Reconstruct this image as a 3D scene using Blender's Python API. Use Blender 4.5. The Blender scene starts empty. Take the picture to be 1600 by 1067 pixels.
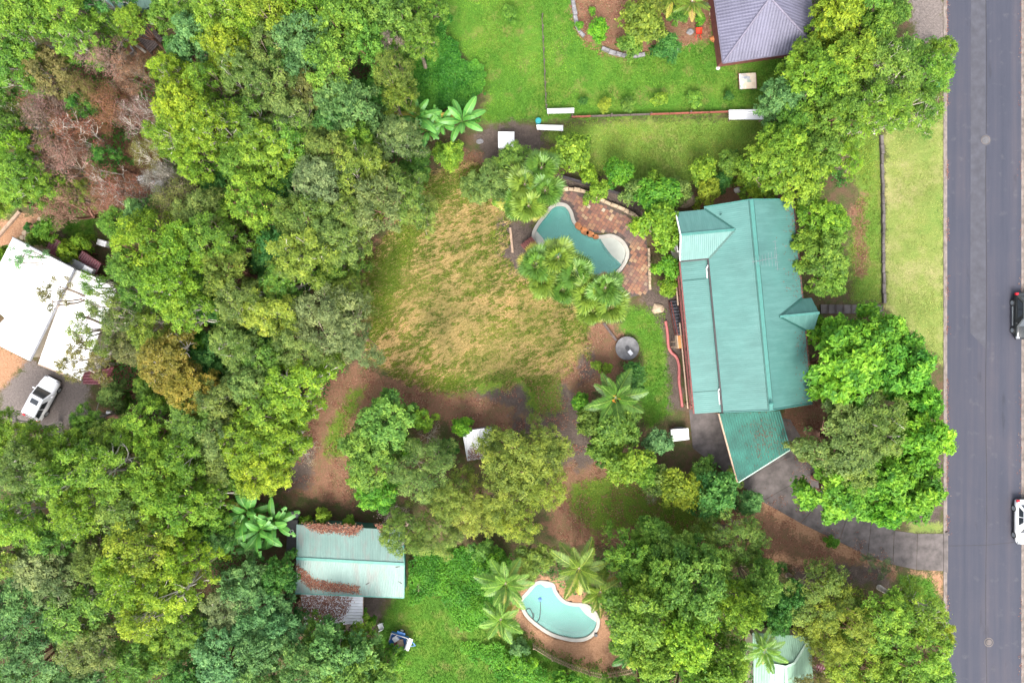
import bpy, math, random
import numpy as np

# ------------------------------------------------------------------ camera, sky, sun, exposure
CAM_H = 69.0            # metres above the ground
FPX = 1070.0            # focal length in photo pixels (photo 1600 x 1067)
scene = bpy.context.scene
cam_data = bpy.data.cameras.new('camera')
cam_data.sensor_fit = 'HORIZONTAL'
cam_data.sensor_width = 36.0
cam_data.lens = 36.0 * FPX / 1600.0
cam_data.clip_start = 0.5
cam_data.clip_end = 3000
cam = bpy.data.objects.new('camera', cam_data)
scene.collection.objects.link(cam)
cam.location = (0, 0, CAM_H)
cam.rotation_euler = (0, 0, 0)
scene.camera = cam

SUN_EL, SUN_AZ = math.radians(52), math.radians(183)     # azimuth clockwise from +Y (image up)
world = bpy.data.worlds.new('World')
scene.world = world
world.use_nodes = True
wn = world.node_tree.nodes
wl = world.node_tree.links
wn.clear()
sky = wn.new('ShaderNodeTexSky')
sky.sky_type = 'NISHITA'
sky.sun_disc = False
sky.sun_elevation = SUN_EL
sky.sun_rotation = SUN_AZ
sky.dust_density = 4.0
sky.air_density = 1.0
sky.ozone_density = 1.0
hs = wn.new('ShaderNodeHueSaturation')
hs.inputs['Saturation'].default_value = 0.35           # thin even cloud
bg = wn.new('ShaderNodeBackground')
bg.inputs['Strength'].default_value = 0.15
wo = wn.new('ShaderNodeOutputWorld')
wl.new(sky.outputs[0], hs.inputs['Color'])
wl.new(hs.outputs[0], bg.inputs['Color'])
wl.new(bg.outputs[0], wo.inputs['Surface'])
sun_data = bpy.data.lights.new('sun', 'SUN')
sun_data.energy = 1.1
sun_data.angle = math.radians(24)
sun_data.color = (1.0, 0.95, 0.87)
sun = bpy.data.objects.new('sun', sun_data)
scene.collection.objects.link(sun)
sun.rotation_euler = (math.pi / 2 - SUN_EL, 0, math.pi - SUN_AZ)
scene.view_settings.view_transform = 'Standard'
scene.view_settings.look = 'None'
scene.view_settings.gamma = 1.0
scene.view_settings.use_curve_mapping = False
scene.view_settings.exposure = 2.1
scene.cycles.use_denoising = True
scene.cycles.denoiser = 'OPENIMAGEDENOISE'
scene.cycles.denoising_input_passes = 'RGB_ALBEDO_NORMAL'
scene.cycles.denoising_prefilter = 'ACCURATE'
scene.cycles.max_bounces = 6
scene.cycles.diffuse_bounces = 4
scene.cycles.transparent_max_bounces = 6

# ------------------------------------------------------------------ helpers
rng = np.random.default_rng(7)
random.seed(7)
C = scene.collection


def P(px, py, z=0.0):
    """world point at height z that the photograph shows at pixel (px, py)"""
    k = (CAM_H - z) / FPX
    return ((px - 800.0) * k, (533.5 - py) * k, z)


def P2(px, py, z=0.0):
    p = P(px, py, z)
    return (p[0], p[1])


class MB:
    """collects faces in world coordinates; build() links them as one mesh object"""

    def __init__(self):
        self.v, self.f, self.t = [], [], []

    def add(self, verts, faces):
        n = len(self.v)
        self.v.extend([tuple(map(float, p)) for p in verts])
        self.f.extend([tuple(i + n for i in f) for f in faces])
        return self

    def box(self, c, s, rz=0.0, axis=None):
        """c centre, s full size"""
        hx, hy, hz = s[0] / 2, s[1] / 2, s[2] / 2
        ca, sa = math.cos(rz), math.sin(rz)
        vs = []
        for dz in (-hz, hz):
            for dx, dy in ((-hx, -hy), (hx, -hy), (hx, hy), (-hx, hy)):
                vs.append((c[0] + dx * ca - dy * sa, c[1] + dx * sa + dy * ca, c[2] + dz))
        return self.add(vs, [(3, 2, 1, 0), (4, 5, 6, 7), (0, 1, 5, 4), (1, 2, 6, 5), (2, 3, 7, 6), (3, 0, 4, 7)])

    def bbox(self, c, s, rz=0.0, b=0.02):
        """box with a bevelled top rim"""
        hx, hy = s[0] / 2, s[1] / 2
        z0, z1 = c[2] - s[2] / 2, c[2] + s[2] / 2
        ca, sa = math.cos(rz), math.sin(rz)
        vs = []
        for z, i in ((z0, 0), (z1 - b, 0), (z1, b)):
            for dx, dy in ((-hx + i, -hy + i), (hx - i, -hy + i), (hx - i, hy - i), (-hx + i, hy - i)):
                vs.append((c[0] + dx * ca - dy * sa, c[1] + dx * sa + dy * ca, z))
        fs = [(3, 2, 1, 0), (8, 9, 10, 11)]
        for k in (0, 4):
            for i in range(4):
                j = (i + 1) % 4
                fs.append((k + i, k + j, k + 4 + j, k + 4 + i))
        return self.add(vs, fs)

    def slab(self, pts, th):
        """planar polygon in 3d, thickened downwards"""
        n = len(pts)
        vs = [tuple(p) for p in pts] + [(p[0], p[1], p[2] - th) for p in pts]
        fs = [tuple(range(n)), tuple(reversed(range(n, 2 * n)))]
        for i in range(n):
            j = (i + 1) % n
            fs.append((i, n + i, n + j, j))
        return self.add(vs, fs)

    def prism(self, pts2, z0, z1):
        n = len(pts2)
        vs = [(p[0], p[1], z1) for p in pts2] + [(p[0], p[1], z0) for p in pts2]
        fs = [tuple(range(n)), tuple(reversed(range(n, 2 * n)))]
        for i in range(n):
            j = (i + 1) % n
            fs.append((i, n + i, n + j, j))
        return self.add(vs, fs)

    def tube(self, path, rad, sides=6, caps=True):
        path = [np.array(p, float) for p in path]
        m = len(path)
        if not hasattr(rad, '__len__'):
            rad = [rad] * m
        rings = []
        for i in range(m):
            d = path[min(i + 1, m - 1)] - path[max(i - 1, 0)]
            d = d / (np.linalg.norm(d) + 1e-9)
            up = np.array((0, 0, 1.0)) if abs(d[2]) < 0.9 else np.array((1.0, 0, 0))
            a = np.cross(d, up); a /= np.linalg.norm(a)
            b = np.cross(d, a)
            rings.append([path[i] + rad[i] * (math.cos(2 * math.pi * k / sides) * a + math.sin(2 * math.pi * k / sides) * b) for k in range(sides)])
        vs = [p for r in rings for p in r]
        fs = []
        for i in range(m - 1):
            for k in range(sides):
                l = (k + 1) % sides
                fs.append((i * sides + k, i * sides + l, (i + 1) * sides + l, (i + 1) * sides + k))
        if caps:
            fs.append(tuple(range(sides)))
            fs.append(tuple(reversed(range((m - 1) * sides, m * sides))))
        return self.add(vs, fs)

    def bar(self, a, b, w, h):
        """rectangular bar from a to b, width w (horizontal) and height h"""
        a, b = np.array(a, float), np.array(b, float)
        d = b - a
        d /= np.linalg.norm(d)
        s = np.cross(d, (0, 0, 1.0))
        if np.linalg.norm(s) < 1e-3:
            s = np.array((1.0, 0, 0))
        s /= np.linalg.norm(s)
        u = np.cross(s, d)
        vs = []
        for p in (a, b):
            for i, j in ((-1, -1), (1, -1), (1, 1), (-1, 1)):
                vs.append(p + s * w / 2 * i + u * h / 2 * j)
        return self.add(vs, [(3, 2, 1, 0), (4, 5, 6, 7), (0, 1, 5, 4), (1, 2, 6, 5), (2, 3, 7, 6), (3, 0, 4, 7)])

    def cyl(self, c, r, z0, z1, n=20, r1=None):
        r1 = r if r1 is None else r1
        vs = [(c[0] + r * math.cos(2 * math.pi * k / n), c[1] + r * math.sin(2 * math.pi * k / n), z0) for k in range(n)]
        vs += [(c[0] + r1 * math.cos(2 * math.pi * k / n), c[1] + r1 * math.sin(2 * math.pi * k / n), z1) for k in range(n)]
        fs = [tuple(reversed(range(n))), tuple(range(n, 2 * n))]
        for k in range(n):
            l = (k + 1) % n
            fs.append((k, l, n + l, n + k))
        return self.add(vs, fs)

    def mesh(self, name, mat=None, off=(0, 0, 0), smooth=False):
        me = bpy.data.meshes.new(name)
        vs = np.array(self.v) - np.array(off) if self.v else np.zeros((0, 3))
        me.from_pydata([tuple(p) for p in vs], [], self.f)
        if mat is not None:
            me.materials.append(mat)
        if smooth:
            me.polygons.foreach_set('use_smooth', [True] * len(me.polygons))
        me.update()
        return me

    def build(self, name, mat, parent=None, smooth=False, kind=None, origin=None):
        if parent is None:
            if origin is None and self.v:
                a = np.array(self.v)
                origin = (a[:, 0].mean(), a[:, 1].mean(), a[:, 2].min())
            off = origin
        else:
            off = parent_off(parent)
        o = bpy.data.objects.new(name, self.mesh(name, mat, off, smooth))
        C.objects.link(o)
        if parent is None:
            o.location = off
        else:
            o.parent = parent
        if kind:
            o['kind'] = kind
        return o


def parent_off(p):
    off = np.zeros(3)
    while p is not None:
        off += np.array(p.location)
        p = p.parent
    return off


def tag(o, label=None, cat=None, group=None, kind=None):
    if label:
        o['label'] = label
    if cat:
        o['category'] = cat
    if group:
        o['group'] = group
    if kind:
        o['kind'] = kind
    return o


def empty(name, loc, label=None, cat=None, group=None, kind=None, rz=0.0):
    o = bpy.data.objects.new(name, None)
    C.objects.link(o)
    o.location = loc
    o.rotation_euler = (0, 0, rz)
    o.empty_display_size = 0.2
    return tag(o, label, cat, group, kind)


def link_mesh(name, me, parent=None, loc=(0, 0, 0), rot=(0, 0, 0), sc=(1, 1, 1)):
    o = bpy.data.objects.new(name, me)
    C.objects.link(o)
    o.location = loc
    o.rotation_euler = rot
    o.scale = sc
    o.parent = parent
    return o


def in_poly(px, py, poly):
    poly = np.asarray(poly, float)
    x, y = np.asarray(px, float), np.asarray(py, float)
    r = np.zeros(x.shape, bool)
    n = len(poly)
    for i in range(n):
        x0, y0 = poly[i]
        x1, y1 = poly[(i + 1) % n]
        c = ((y0 > y) != (y1 > y)) & (x < (x1 - x0) * (y - y0) / (y1 - y0 + 1e-12) + x0)
        r ^= c
    return r


def sdist(px, py, poly):
    """signed distance to a polygon, positive inside"""
    poly = np.asarray(poly, float)
    x, y = np.asarray(px, float), np.asarray(py, float)
    d = np.full(x.shape, 1e9)
    n = len(poly)
    for i in range(n):
        a, b = poly[i], poly[(i + 1) % n]
        e = b - a
        t = np.clip(((x - a[0]) * e[0] + (y - a[1]) * e[1]) / (e @ e + 1e-12), 0, 1)
        d = np.minimum(d, np.hypot(x - a[0] - t * e[0], y - a[1] - t * e[1]))
    return np.where(in_poly(x, y, poly), d, -d)


def catmull(pts, n=6, closed=True):
    pts = [np.array(p, float) for p in pts]
    out = []
    m = len(pts)
    rngi = range(m) if closed else range(m - 1)
    for i in rngi:
        g = (lambda k: pts[k % m]) if closed else (lambda k: pts[min(max(k, 0), m - 1)])
        p0, p1, p2, p3 = g(i - 1), g(i), g(i + 1), g(i + 2)
        for j in range(n):
            t = j / n
            out.append(0.5 * (2 * p1 + (p2 - p0) * t + (2 * p0 - 5 * p1 + 4 * p2 - p3) * t * t + (3 * p1 - p0 - 3 * p2 + p3) * t ** 3))
    if not closed:
        out.append(pts[-1])
    return out


def vnoise(x, y, s, seed=0):
    """smooth value noise in 0..1"""
    r = np.random.default_rng(seed).random((256, 256))
    x, y = np.asarray(x) / s + 1000.3, np.asarray(y) / s + 1000.7
    xi, yi = np.floor(x).astype(int), np.floor(y).astype(int)
    fx, fy = x - xi, y - yi
    fx, fy = fx * fx * (3 - 2 * fx), fy * fy * (3 - 2 * fy)
    a = r[xi % 256, yi % 256]; b = r[(xi + 1) % 256, yi % 256]
    c = r[xi % 256, (yi + 1) % 256]; d = r[(xi + 1) % 256, (yi + 1) % 256]
    return (a * (1 - fx) + b * fx) * (1 - fy) + (c * (1 - fx) + d * fx) * fy


def ccw(poly):
    a = sum(poly[i][0] * poly[(i + 1) % len(poly)][1] - poly[(i + 1) % len(poly)][0] * poly[i][1] for i in range(len(poly)))
    return list(poly) if a > 0 else list(reversed(poly))


# ------------------------------------------------------------------ materials
class NT:
    def __init__(self, name):
        self.m = bpy.data.materials.new(name)
        self.m.use_nodes = True
        self.n = self.m.node_tree.nodes
        self.l = self.m.node_tree.links
        self.n.clear()
        self.out = self.n.new('ShaderNodeOutputMaterial')
        self.geo = None

    def node(self, t, **kw):
        n = self.n.new(t)
        for k, v in kw.items():
            setattr(n, k, v)
        return n

    def set(self, sock, v):
        if isinstance(v, bpy.types.NodeSocket):
            self.l.new(v, sock)
        elif isinstance(v, (tuple, list)) and len(v) == 3 and sock.type == 'RGBA':
            sock.default_value = (*v, 1)
        else:
            sock.default_value = v

    def pos(self):
        if self.geo is None:
            self.geo = self.n.new('ShaderNodeNewGeometry')
        return self.geo.outputs['Position']

    def scaled(self, vec, sx, sy, sz, rot=0.0):
        mp = self.n.new('ShaderNodeMapping')
        mp.inputs['Scale'].default_value = (sx, sy, sz)
        mp.inputs['Rotation'].default_value = (0, 0, rot)
        self.l.new(vec, mp.inputs['Vector'])
        return mp.outputs[0]

    def noise(self, scale, detail=4, vec=None, rough=0.6):
        n = self.n.new('ShaderNodeTexNoise')
        n.inputs['Scale'].default_value = scale
        n.inputs['Detail'].default_value = detail
        n.inputs['Roughness'].default_value = rough
        self.l.new(vec if vec is not None else self.pos(), n.inputs['Vector'])
        return n.outputs['Fac']

    def ramp(self, fac, stops):
        r = self.n.new('ShaderNodeValToRGB')
        e = r.color_ramp.elements
        while len(e) < len(stops):
            e.new(0.5)
        for i, (p, c) in enumerate(stops):
            e[i].position = p
            e[i].color = (*c, 1) if hasattr(c, '__len__') else (c, c, c, 1)
        self.l.new(fac, r.inputs[0])
        return r.outputs[0]

    def math(self, op, a, b=0.0, c=None):
        n = self.n.new('ShaderNodeMath')
        n.operation = op
        self.set(n.inputs[0], a)
        self.set(n.inputs[1], b)
        if c is not None:
            self.set(n.inputs[2], c)
        return n.outputs[0]

    def mix(self, fac, a, b, mode='MIX'):
        n = self.n.new('ShaderNodeMix')
        n.data_type = 'RGBA'
        n.blend_type = mode
        self.set(n.inputs[0], fac)
        self.set(n.inputs[6], a)
        self.set(n.inputs[7], b)
        return n.outputs[2]

    def attr(self, name):
        n = self.n.new('ShaderNodeAttribute')
        n.attribute_name = name
        return n

    def bump(self, h, strength=0.4, dist=0.05):
        n = self.n.new('ShaderNodeBump')
        n.inputs['Strength'].default_value = strength
        n.inputs['Distance'].default_value = dist
        self.l.new(h, n.inputs['Height'])
        return n.outputs[0]

    def principled(self, col, rough=0.6, metal=0.0, normal=None, spec=0.5, **kw):
        b = self.n.new('ShaderNodeBsdfPrincipled')
        self.set(b.inputs['Base Color'], col)
        self.set(b.inputs['Roughness'], rough)
        self.set(b.inputs['Metallic'], metal)
        b.inputs['Specular IOR Level'].default_value = spec
        if normal is not None:
            self.l.new(normal, b.inputs['Normal'])
        for k, v in kw.items():
            self.set(b.inputs[k.replace('_', ' ')], v)
        self.l.new(b.outputs[0], self.out.inputs['Surface'])
        return b


def plain(name, col, rough=0.6, metal=0.0, var=0.25, scale=3.0, bump=0.0, spec=0.4):
    """surface of one colour with weathering noise"""
    t = NT(name)
    n1 = t.noise(scale, 5)
    dark = tuple(c * (1 - var) for c in col)
    lite = tuple(min(1, c * (1 + var)) for c in col)
    colr = t.ramp(n1, [(0.3, dark), (0.7, lite)])
    nm = t.bump(t.noise(scale * 12, 3), bump, 0.02) if bump else None
    t.principled(colr, rough, metal, nm, spec)
    return t.m


def ribbed(name, col, direction, pitch, var=0.18, rough=0.45, depth=0.35, dirt=(0.1, 0.08, 0.06), dirt_amt=0.0, line=0.12, across=0.0):
    """painted metal sheeting whose ribs run along 'direction' (world xy)"""
    t = NT(name)
    d = math.atan2(direction[1], direction[0])
    mp = t.scaled(t.pos(), 1, 1, 1, -d)
    sep = t.node('ShaderNodeSeparateXYZ')
    t.l.new(mp, sep.inputs[0])
    s = t.math('SINE', t.math('MULTIPLY', sep.outputs[1], 2 * math.pi / pitch))
    n1 = t.noise(0.35, 5)
    n2 = t.noise(1.2, 4, t.scaled(mp, 0.25, 2.5, 1))
    c = t.ramp(n1, [(0.3, tuple(x * (1 - var) for x in col)), (0.7, tuple(min(1, x * (1 + var)) for x in col))])
    c = t.mix(t.math('MULTIPLY', t.ramp(n2, [(0.45, 0.0), (0.75, 1.0)]), 0.42), c, tuple(min(1, x * 1.3 + 0.02) for x in col))
    if dirt_amt:
        n3 = t.noise(0.9, 6, t.scaled(mp, 0.5, 1.6, 1))
        c = t.mix(t.math('MULTIPLY', t.ramp(n3, [(0.5, 0.0), (0.68, 1.0)]), dirt_amt), c, dirt)
    if line:
        lf = t.ramp(t.math('MULTIPLY_ADD', s, 0.5, 0.5), [(0.72, 0.0), (0.95, 1.0)])
        c = t.mix(t.math('MULTIPLY', lf, line), c, tuple(x * 0.35 for x in col))
    t.principled(c, rough, 0.0, t.bump(s, depth, 0.03), 0.4)
    return t.m


M = {}


def make_materials():
    # ---- ground with zones
    t = NT('ground')
    za, zb, zc = t.attr('zone_a'), t.attr('zone_b'), t.attr('zone_c')
    sa, sb, sc_ = t.node('ShaderNodeSeparateColor'), t.node('ShaderNodeSeparateColor'), t.node('ShaderNodeSeparateColor')
    t.l.new(za.outputs['Color'], sa.inputs[0]); t.l.new(zb.outputs['Color'], sb.inputs[0]); t.l.new(zc.outputs['Color'], sc_.inputs[0])
    nbig, nmid, nfine, nvf = t.noise(0.22, 5), t.noise(1.1, 5), t.noise(5.5, 4), t.noise(16, 3)
    edge = t.math('MULTIPLY', t.math('SUBTRACT', t.math('ADD', t.math('MULTIPLY', nmid, 0.6), t.math('MULTIPLY', nfine, 0.4)), 0.5), 1.7)

    def w(sock):
        return t.ramp(t.math('ADD', sock, edge), [(0.38, 0.0), (0.62, 1.0)])
    spots = t.ramp(nvf, [(0.4, 0.0), (0.62, 1.0)])
    base = t.mix(t.ramp(nmid, [(0.4, 0.0), (0.6, 1.0)]), (0.035, 0.055, 0.012), (0.075, 0.048, 0.028))
    base = t.mix(t.math('MULTIPLY', spots, 0.5), base, (0.12, 0.08, 0.05))
    lawn = t.ramp(t.math('ADD', t.math('MULTIPLY', nbig, 0.6), t.math('MULTIPLY', nmid, 0.4)),
                  [(0.28, (0.035, 0.11, 0.012)), (0.48, (0.060, 0.14, 0.014)), (0.6, (0.095, 0.155, 0.02)), (0.74, (0.14, 0.16, 0.035))])
    lawn = t.mix(t.math('MULTIPLY', spots, 0.35), lawn, (0.03, 0.085, 0.01))
    lawn = t.mix(t.ramp(t.noise(0.5, 6), [(0.54, 0.0), (0.68, 0.75)]), lawn, (0.14, 0.135, 0.04))
    rot = t.scaled(t.pos(), 0.55, 3.2, 1, math.radians(-24))
    streak = t.noise(0.9, 6, rot, 0.7)
    dry = t.ramp(t.math('ADD', t.math('MULTIPLY', streak, 0.36), t.math('ADD', t.math('MULTIPLY', nbig, 0.34), t.math('MULTIPLY', nfine, 0.30))),
                 [(0.32, (0.080, 0.125, 0.016)), (0.45, (0.125, 0.130, 0.026)), (0.56, (0.165, 0.135, 0.043)), (0.68, (0.25, 0.19, 0.08))])
    dry = t.mix(t.math('MULTIPLY', spots, 0.4), dry, (0.10, 0.06, 0.025))
    lit = t.ramp(t.math('ADD', t.math('MULTIPLY', nmid, 0.5), t.math('MULTIPLY', nfine, 0.5)),
                 [(0.3, (0.065, 0.036, 0.024)), (0.42, (0.10, 0.075, 0.03)), (0.52, (0.125, 0.060, 0.036)), (0.7, (0.20, 0.105, 0.06))])
    lit = t.mix(t.math('MULTIPLY', spots, 0.55), lit, (0.20, 0.12, 0.08))
    soil = t.ramp(t.math('ADD', t.math('MULTIPLY', nmid, 0.5), t.math('MULTIPLY', nfine, 0.5)),
                  [(0.3, (0.040, 0.030, 0.026)), (0.55, (0.078, 0.060, 0.050)), (0.75, (0.14, 0.105, 0.08))])
    tan = t.ramp(nfine, [(0.3, (0.20, 0.105, 0.058)), (0.7, (0.33, 0.20, 0.12))])
    tan = t.mix(t.math('MULTIPLY', spots, 0.4), tan, (0.20, 0.09, 0.05))
    verge = t.ramp(t.math('ADD', t.math('MULTIPLY', nbig, 0.65), t.math('MULTIPLY', nmid, 0.35)),
                   [(0.32, (0.080, 0.15, 0.026)), (0.5, (0.145, 0.18, 0.045)), (0.66, (0.235, 0.215, 0.095))])
    verge = t.mix(t.math('MULTIPLY', spots, 0.3), verge, (0.12, 0.13, 0.03))
    grav = t.ramp(nfine, [(0.3, (0.095, 0.08, 0.072)), (0.7, (0.155, 0.13, 0.12))])
    dull = t.ramp(t.math('ADD', t.math('MULTIPLY', nbig, 0.5), t.math('MULTIPLY', nmid, 0.5)),
                  [(0.32, (0.065, 0.16, 0.016)), (0.52, (0.105, 0.17, 0.026)), (0.64, (0.155, 0.16, 0.045)), (0.78, (0.22, 0.165, 0.08))])
    dull = t.mix(t.math('MULTIPLY', spots, 0.35), dull, (0.06, 0.08, 0.015))
    moss = t.ramp(nfine, [(0.3, (0.05, 0.11, 0.012)), (0.7, (0.12, 0.145, 0.02))])
    c = base
    for sock, colr in ((sa.outputs[0], lawn), (sa.outputs[1], dry), (sc_.outputs[0], dull), (sa.outputs[2], lit), (sb.outputs[0], soil),
                       (sb.outputs[1], tan), (sb.outputs[2], verge), (sc_.outputs[1], grav), (sc_.outputs[2], moss)):
        c = t.mix(w(sock), c, colr)
    t.principled(c, 0.95, 0, t.bump(t.math('ADD', nfine, t.math('MULTIPLY', nvf, 0.6)), 0.7, 0.12), 0.15)
    M['ground'] = t.m

    # ---- leaves: the colour is each plant's own (object colour), with leaf to leaf variation
    def leaf(name, trans=0.48, gloss=0.25, rough=0.55):
        t = NT(name)
        oi = t.node('ShaderNodeObjectInfo')
        a = t.attr('tint')
        nz = t.noise(0.45, 3)
        v = t.math('ADD', t.math('MULTIPLY', a.outputs['Fac'], 0.8), t.math('MULTIPLY', nz, 0.35))
        val = t.math('MULTIPLY_ADD', v, 1.85, 0.16)
        h = t.node('ShaderNodeHueSaturation')
        t.set(h.inputs['Hue'], t.math('MULTIPLY_ADD', t.math('SUBTRACT', v, 0.55), -0.07, 0.5))
        h.inputs['Saturation'].default_value = 1.0
        t.set(h.inputs['Value'], val)
        t.l.new(oi.outputs['Color'], h.inputs['Color'])
        b = t.node('ShaderNodeBsdfPrincipled')
        t.l.new(h.outputs[0], b.inputs['Base Color'])
        b.inputs['Roughness'].default_value = rough
        b.inputs['Specular IOR Level'].default_value = gloss
        tr = t.node('ShaderNodeBsdfTranslucent')
        t.l.new(h.outputs[0], tr.inputs['Color'])
        mx = t.node('ShaderNodeMixShader')
        mx.inputs[0].default_value = trans
        t.l.new(b.outputs[0], mx.inputs[1]); t.l.new(tr.outputs[0], mx.inputs[2])
        t.l.new(mx.outputs[0], t.out.inputs['Surface'])
        return t.m
    M['leaf'] = leaf('leaf')
    M['grass'] = leaf('grass_blade', 0.3, 0.15, 0.7)
    M['palm'] = leaf('palm_leaf', 0.3, 0.4, 0.45)
    M['bark'] = plain('bark', (0.22, 0.17, 0.13), 0.9, var=0.5, scale=2.5, bump=0.6)
    M['bark_red'] = plain('bark_red', (0.20, 0.10, 0.07), 0.9, var=0.5, scale=2.5, bump=0.6)
    M['bark_pale'] = plain('bark_pale', (0.42, 0.38, 0.33), 0.85, var=0.4, scale=2.5, bump=0.4)
    M['stem_green'] = plain('green_stem', (0.12, 0.16, 0.05), 0.7, var=0.4)

    # ---- road
    t = NT('asphalt')
    band = t.noise(1.0, 4, t.scaled(t.pos(), 1.1, 0.02, 1))
    wob = t.noise(1.0, 5, t.scaled(t.pos(), 2.2, 0.16, 1), 0.7)
    fine = t.noise(24, 3)
    patch = t.noise(0.22, 5)
    f = t.math('ADD', t.math('MULTIPLY', band, 0.42), t.math('ADD', t.math('MULTIPLY', fine, 0.20), t.math('ADD', t.math('MULTIPLY', patch, 0.2), t.math('MULTIPLY', wob, 0.18))))
    c = t.ramp(f, [(0.3, (0.025, 0.028, 0.041)), (0.48, (0.034, 0.036, 0.050)), (0.6, (0.046, 0.043, 0.054)), (0.72, (0.068, 0.062, 0.070))])
    stain = t.ramp(t.noise(0.9, 6), [(0.60, 0.0), (0.74, 0.45)])
    c = t.mix(stain, c, (0.075, 0.07, 0.075))
    spill = t.ramp(t.noise(0.55, 5, t.scaled(t.pos(), 1.6, 0.35, 1)), [(0.63, 0.0), (0.72, 0.5)])
    c = t.mix(spill, c, (0.018, 0.019, 0.025))
    t.principled(c, 0.8, 0, t.bump(fine, 0.3, 0.02), 0.25)
    M['asphalt'] = t.m
    M['tar'] = plain('tar_seam', (0.016, 0.015, 0.018), 0.7, var=0.3)
    M['patch'] = plain('road_patch', (0.041, 0.041, 0.051), 0.8, var=0.2, scale=1.2, bump=0.2)
    M['kerb'] = plain('kerb_concrete', (0.135, 0.112, 0.098), 0.9, var=0.4, scale=1.6, bump=0.3)
    M['concrete'] = plain('concrete', (0.082, 0.07, 0.066), 0.9, var=0.45, scale=0.9, bump=0.3)
    M['concrete_lt'] = plain('pale_concrete', (0.20, 0.17, 0.15), 0.9, var=0.3, scale=1.5, bump=0.3)
    M['iron'] = plain('cast_iron', (0.07, 0.068, 0.072), 0.6, var=0.3, scale=6)
    # ---- house
    a = math.radians(5.39)
    ex, ey = (math.cos(a), math.sin(a)), (-math.sin(a), math.cos(a))
    teal = (0.045, 0.120, 0.106)
    M['roof_teal_x'] = ribbed('teal_roof_across', teal, ex, 0.19, 0.13, line=0.05, depth=0.14)
    M['roof_teal_y'] = ribbed('teal_roof_along', teal, ey, 0.19, 0.13, line=0.05, depth=0.14)
    M['teal_trim'] = plain('teal_trim', (0.034, 0.128, 0.108), 0.5, var=0.12)
    M['teal_dark'] = plain('teal_flashing', (0.010, 0.055, 0.045), 0.5, var=0.15)
    M['gutter'] = plain('dark_gutter', (0.03, 0.026, 0.026), 0.6, var=0.3)
    M['carport'] = plain('green_carport_sheet', (0.014, 0.088, 0.066), 0.5, var=0.3, scale=0.8)
    M['wall_white'] = plain('white_render', (0.48, 0.45, 0.41), 0.85, var=0.1)
    M['wall_cream'] = plain('cream_weatherboard', (0.5, 0.43, 0.34), 0.85, var=0.12)
    M['wall_tan'] = plain('tan_board', (0.33, 0.23, 0.165), 0.85, var=0.15)
    M['white'] = plain('white_paint', (0.62, 0.61, 0.60), 0.5, var=0.06)
    M['white_metal'] = plain('white_sheet_metal', (0.50, 0.50, 0.51), 0.45, var=0.10, scale=1.5)
    M['white_roof'] = ribbed('white_roof', (0.80, 0.80, 0.79), (0.82, -0.57), 0.2, 0.03, line=0.03, depth=0.12)
    M['maroon'] = ribbed('maroon_roof', (0.10, 0.022, 0.032), (0.5, 0.86), 0.25, 0.2, line=0.35)
    M['maroon_timber'] = plain('oxblood_timber', (0.12, 0.038, 0.033), 0.75, var=0.35)
    M['red_timber'] = plain('red_stained_timber', (0.16, 0.045, 0.03), 0.8, var=0.35)
    M['timber'] = plain('weathered_timber', (0.24, 0.17, 0.12), 0.9, var=0.35)
    M['timber_dark'] = plain('dark_timber', (0.075, 0.055, 0.05), 0.85, var=0.4)
    M['timber_orange'] = plain('oiled_timber', (0.42, 0.17, 0.05), 0.6, var=0.25)
    M['tread'] = plain('charcoal_tread', (0.05, 0.05, 0.06), 0.7, var=0.3)
    M['glass'] = plain('window_glass', (0.02, 0.025, 0.03), 0.08, var=0.2, spec=0.7)
    M['metal_grey'] = plain('grey_metal', (0.2, 0.2, 0.21), 0.4, 0.6, var=0.2)
    M['pink'] = plain('pink_painted_edge', (0.29, 0.085, 0.08), 0.7, var=0.25)
    M['roof_tile'] = ribbed('grey_roof_tile', (0.085, 0.082, 0.118), (0.06, 1), 0.30, 0.25, line=0.3, depth=0.5, rough=0.6)
    M['roof_tile_x'] = ribbed('grey_roof_tile_side', (0.085, 0.082, 0.118), (1, -0.06), 0.30, 0.25, line=0.3, depth=0.5, rough=0.6)
    M['tile_ridge'] = plain('ridge_tile', (0.11, 0.10, 0.135), 0.6, var=0.2)
    M['roof_shed'] = ribbed('faded_green_roof', (0.115, 0.185, 0.162), (-0.05, 1), 0.16, 0.14, line=0.18, dirt=(0.14, 0.145, 0.13), dirt_amt=0.7)
    M['shed_trim'] = plain('shed_trim', (0.06, 0.19, 0.155), 0.5, var=0.15)
    M['roof_mint'] = ribbed('mint_roof', (0.19, 0.31, 0.225), (0.02, 1), 0.2, 0.12, line=0.08, dirt=(0.08, 0.14, 0.10), dirt_amt=0.5)
    M['mint_trim'] = plain('mint_trim', (0.30, 0.40, 0.33), 0.5, var=0.1)
    M['tank_green'] = plain('green_poly_tank', (0.075, 0.15, 0.115), 0.55, var=0.12)
    M['tank_lid'] = plain('pale_green_tank_top', (0.16, 0.27, 0.21), 0.55, var=0.15)
    M['black'] = plain('black_plastic', (0.02, 0.02, 0.022), 0.5, var=0.3)
    M['dark_sheet'] = plain('dark_sheet', (0.045, 0.04, 0.045), 0.6, var=0.4)
    # ---- pools
    M['pool_shell'] = plain('pool_plaster', (0.30, 0.52, 0.46), 0.7, var=0.06, scale=0.8)
    M['pool_ledge'] = plain('pool_ledge', (0.29, 0.30, 0.265), 0.7, var=0.10, scale=0.8)
    M['coping'] = plain('pool_coping', (0.30, 0.28, 0.245), 0.8, var=0.12, scale=1.5, bump=0.2)
    t = NT('pool_water')
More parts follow.
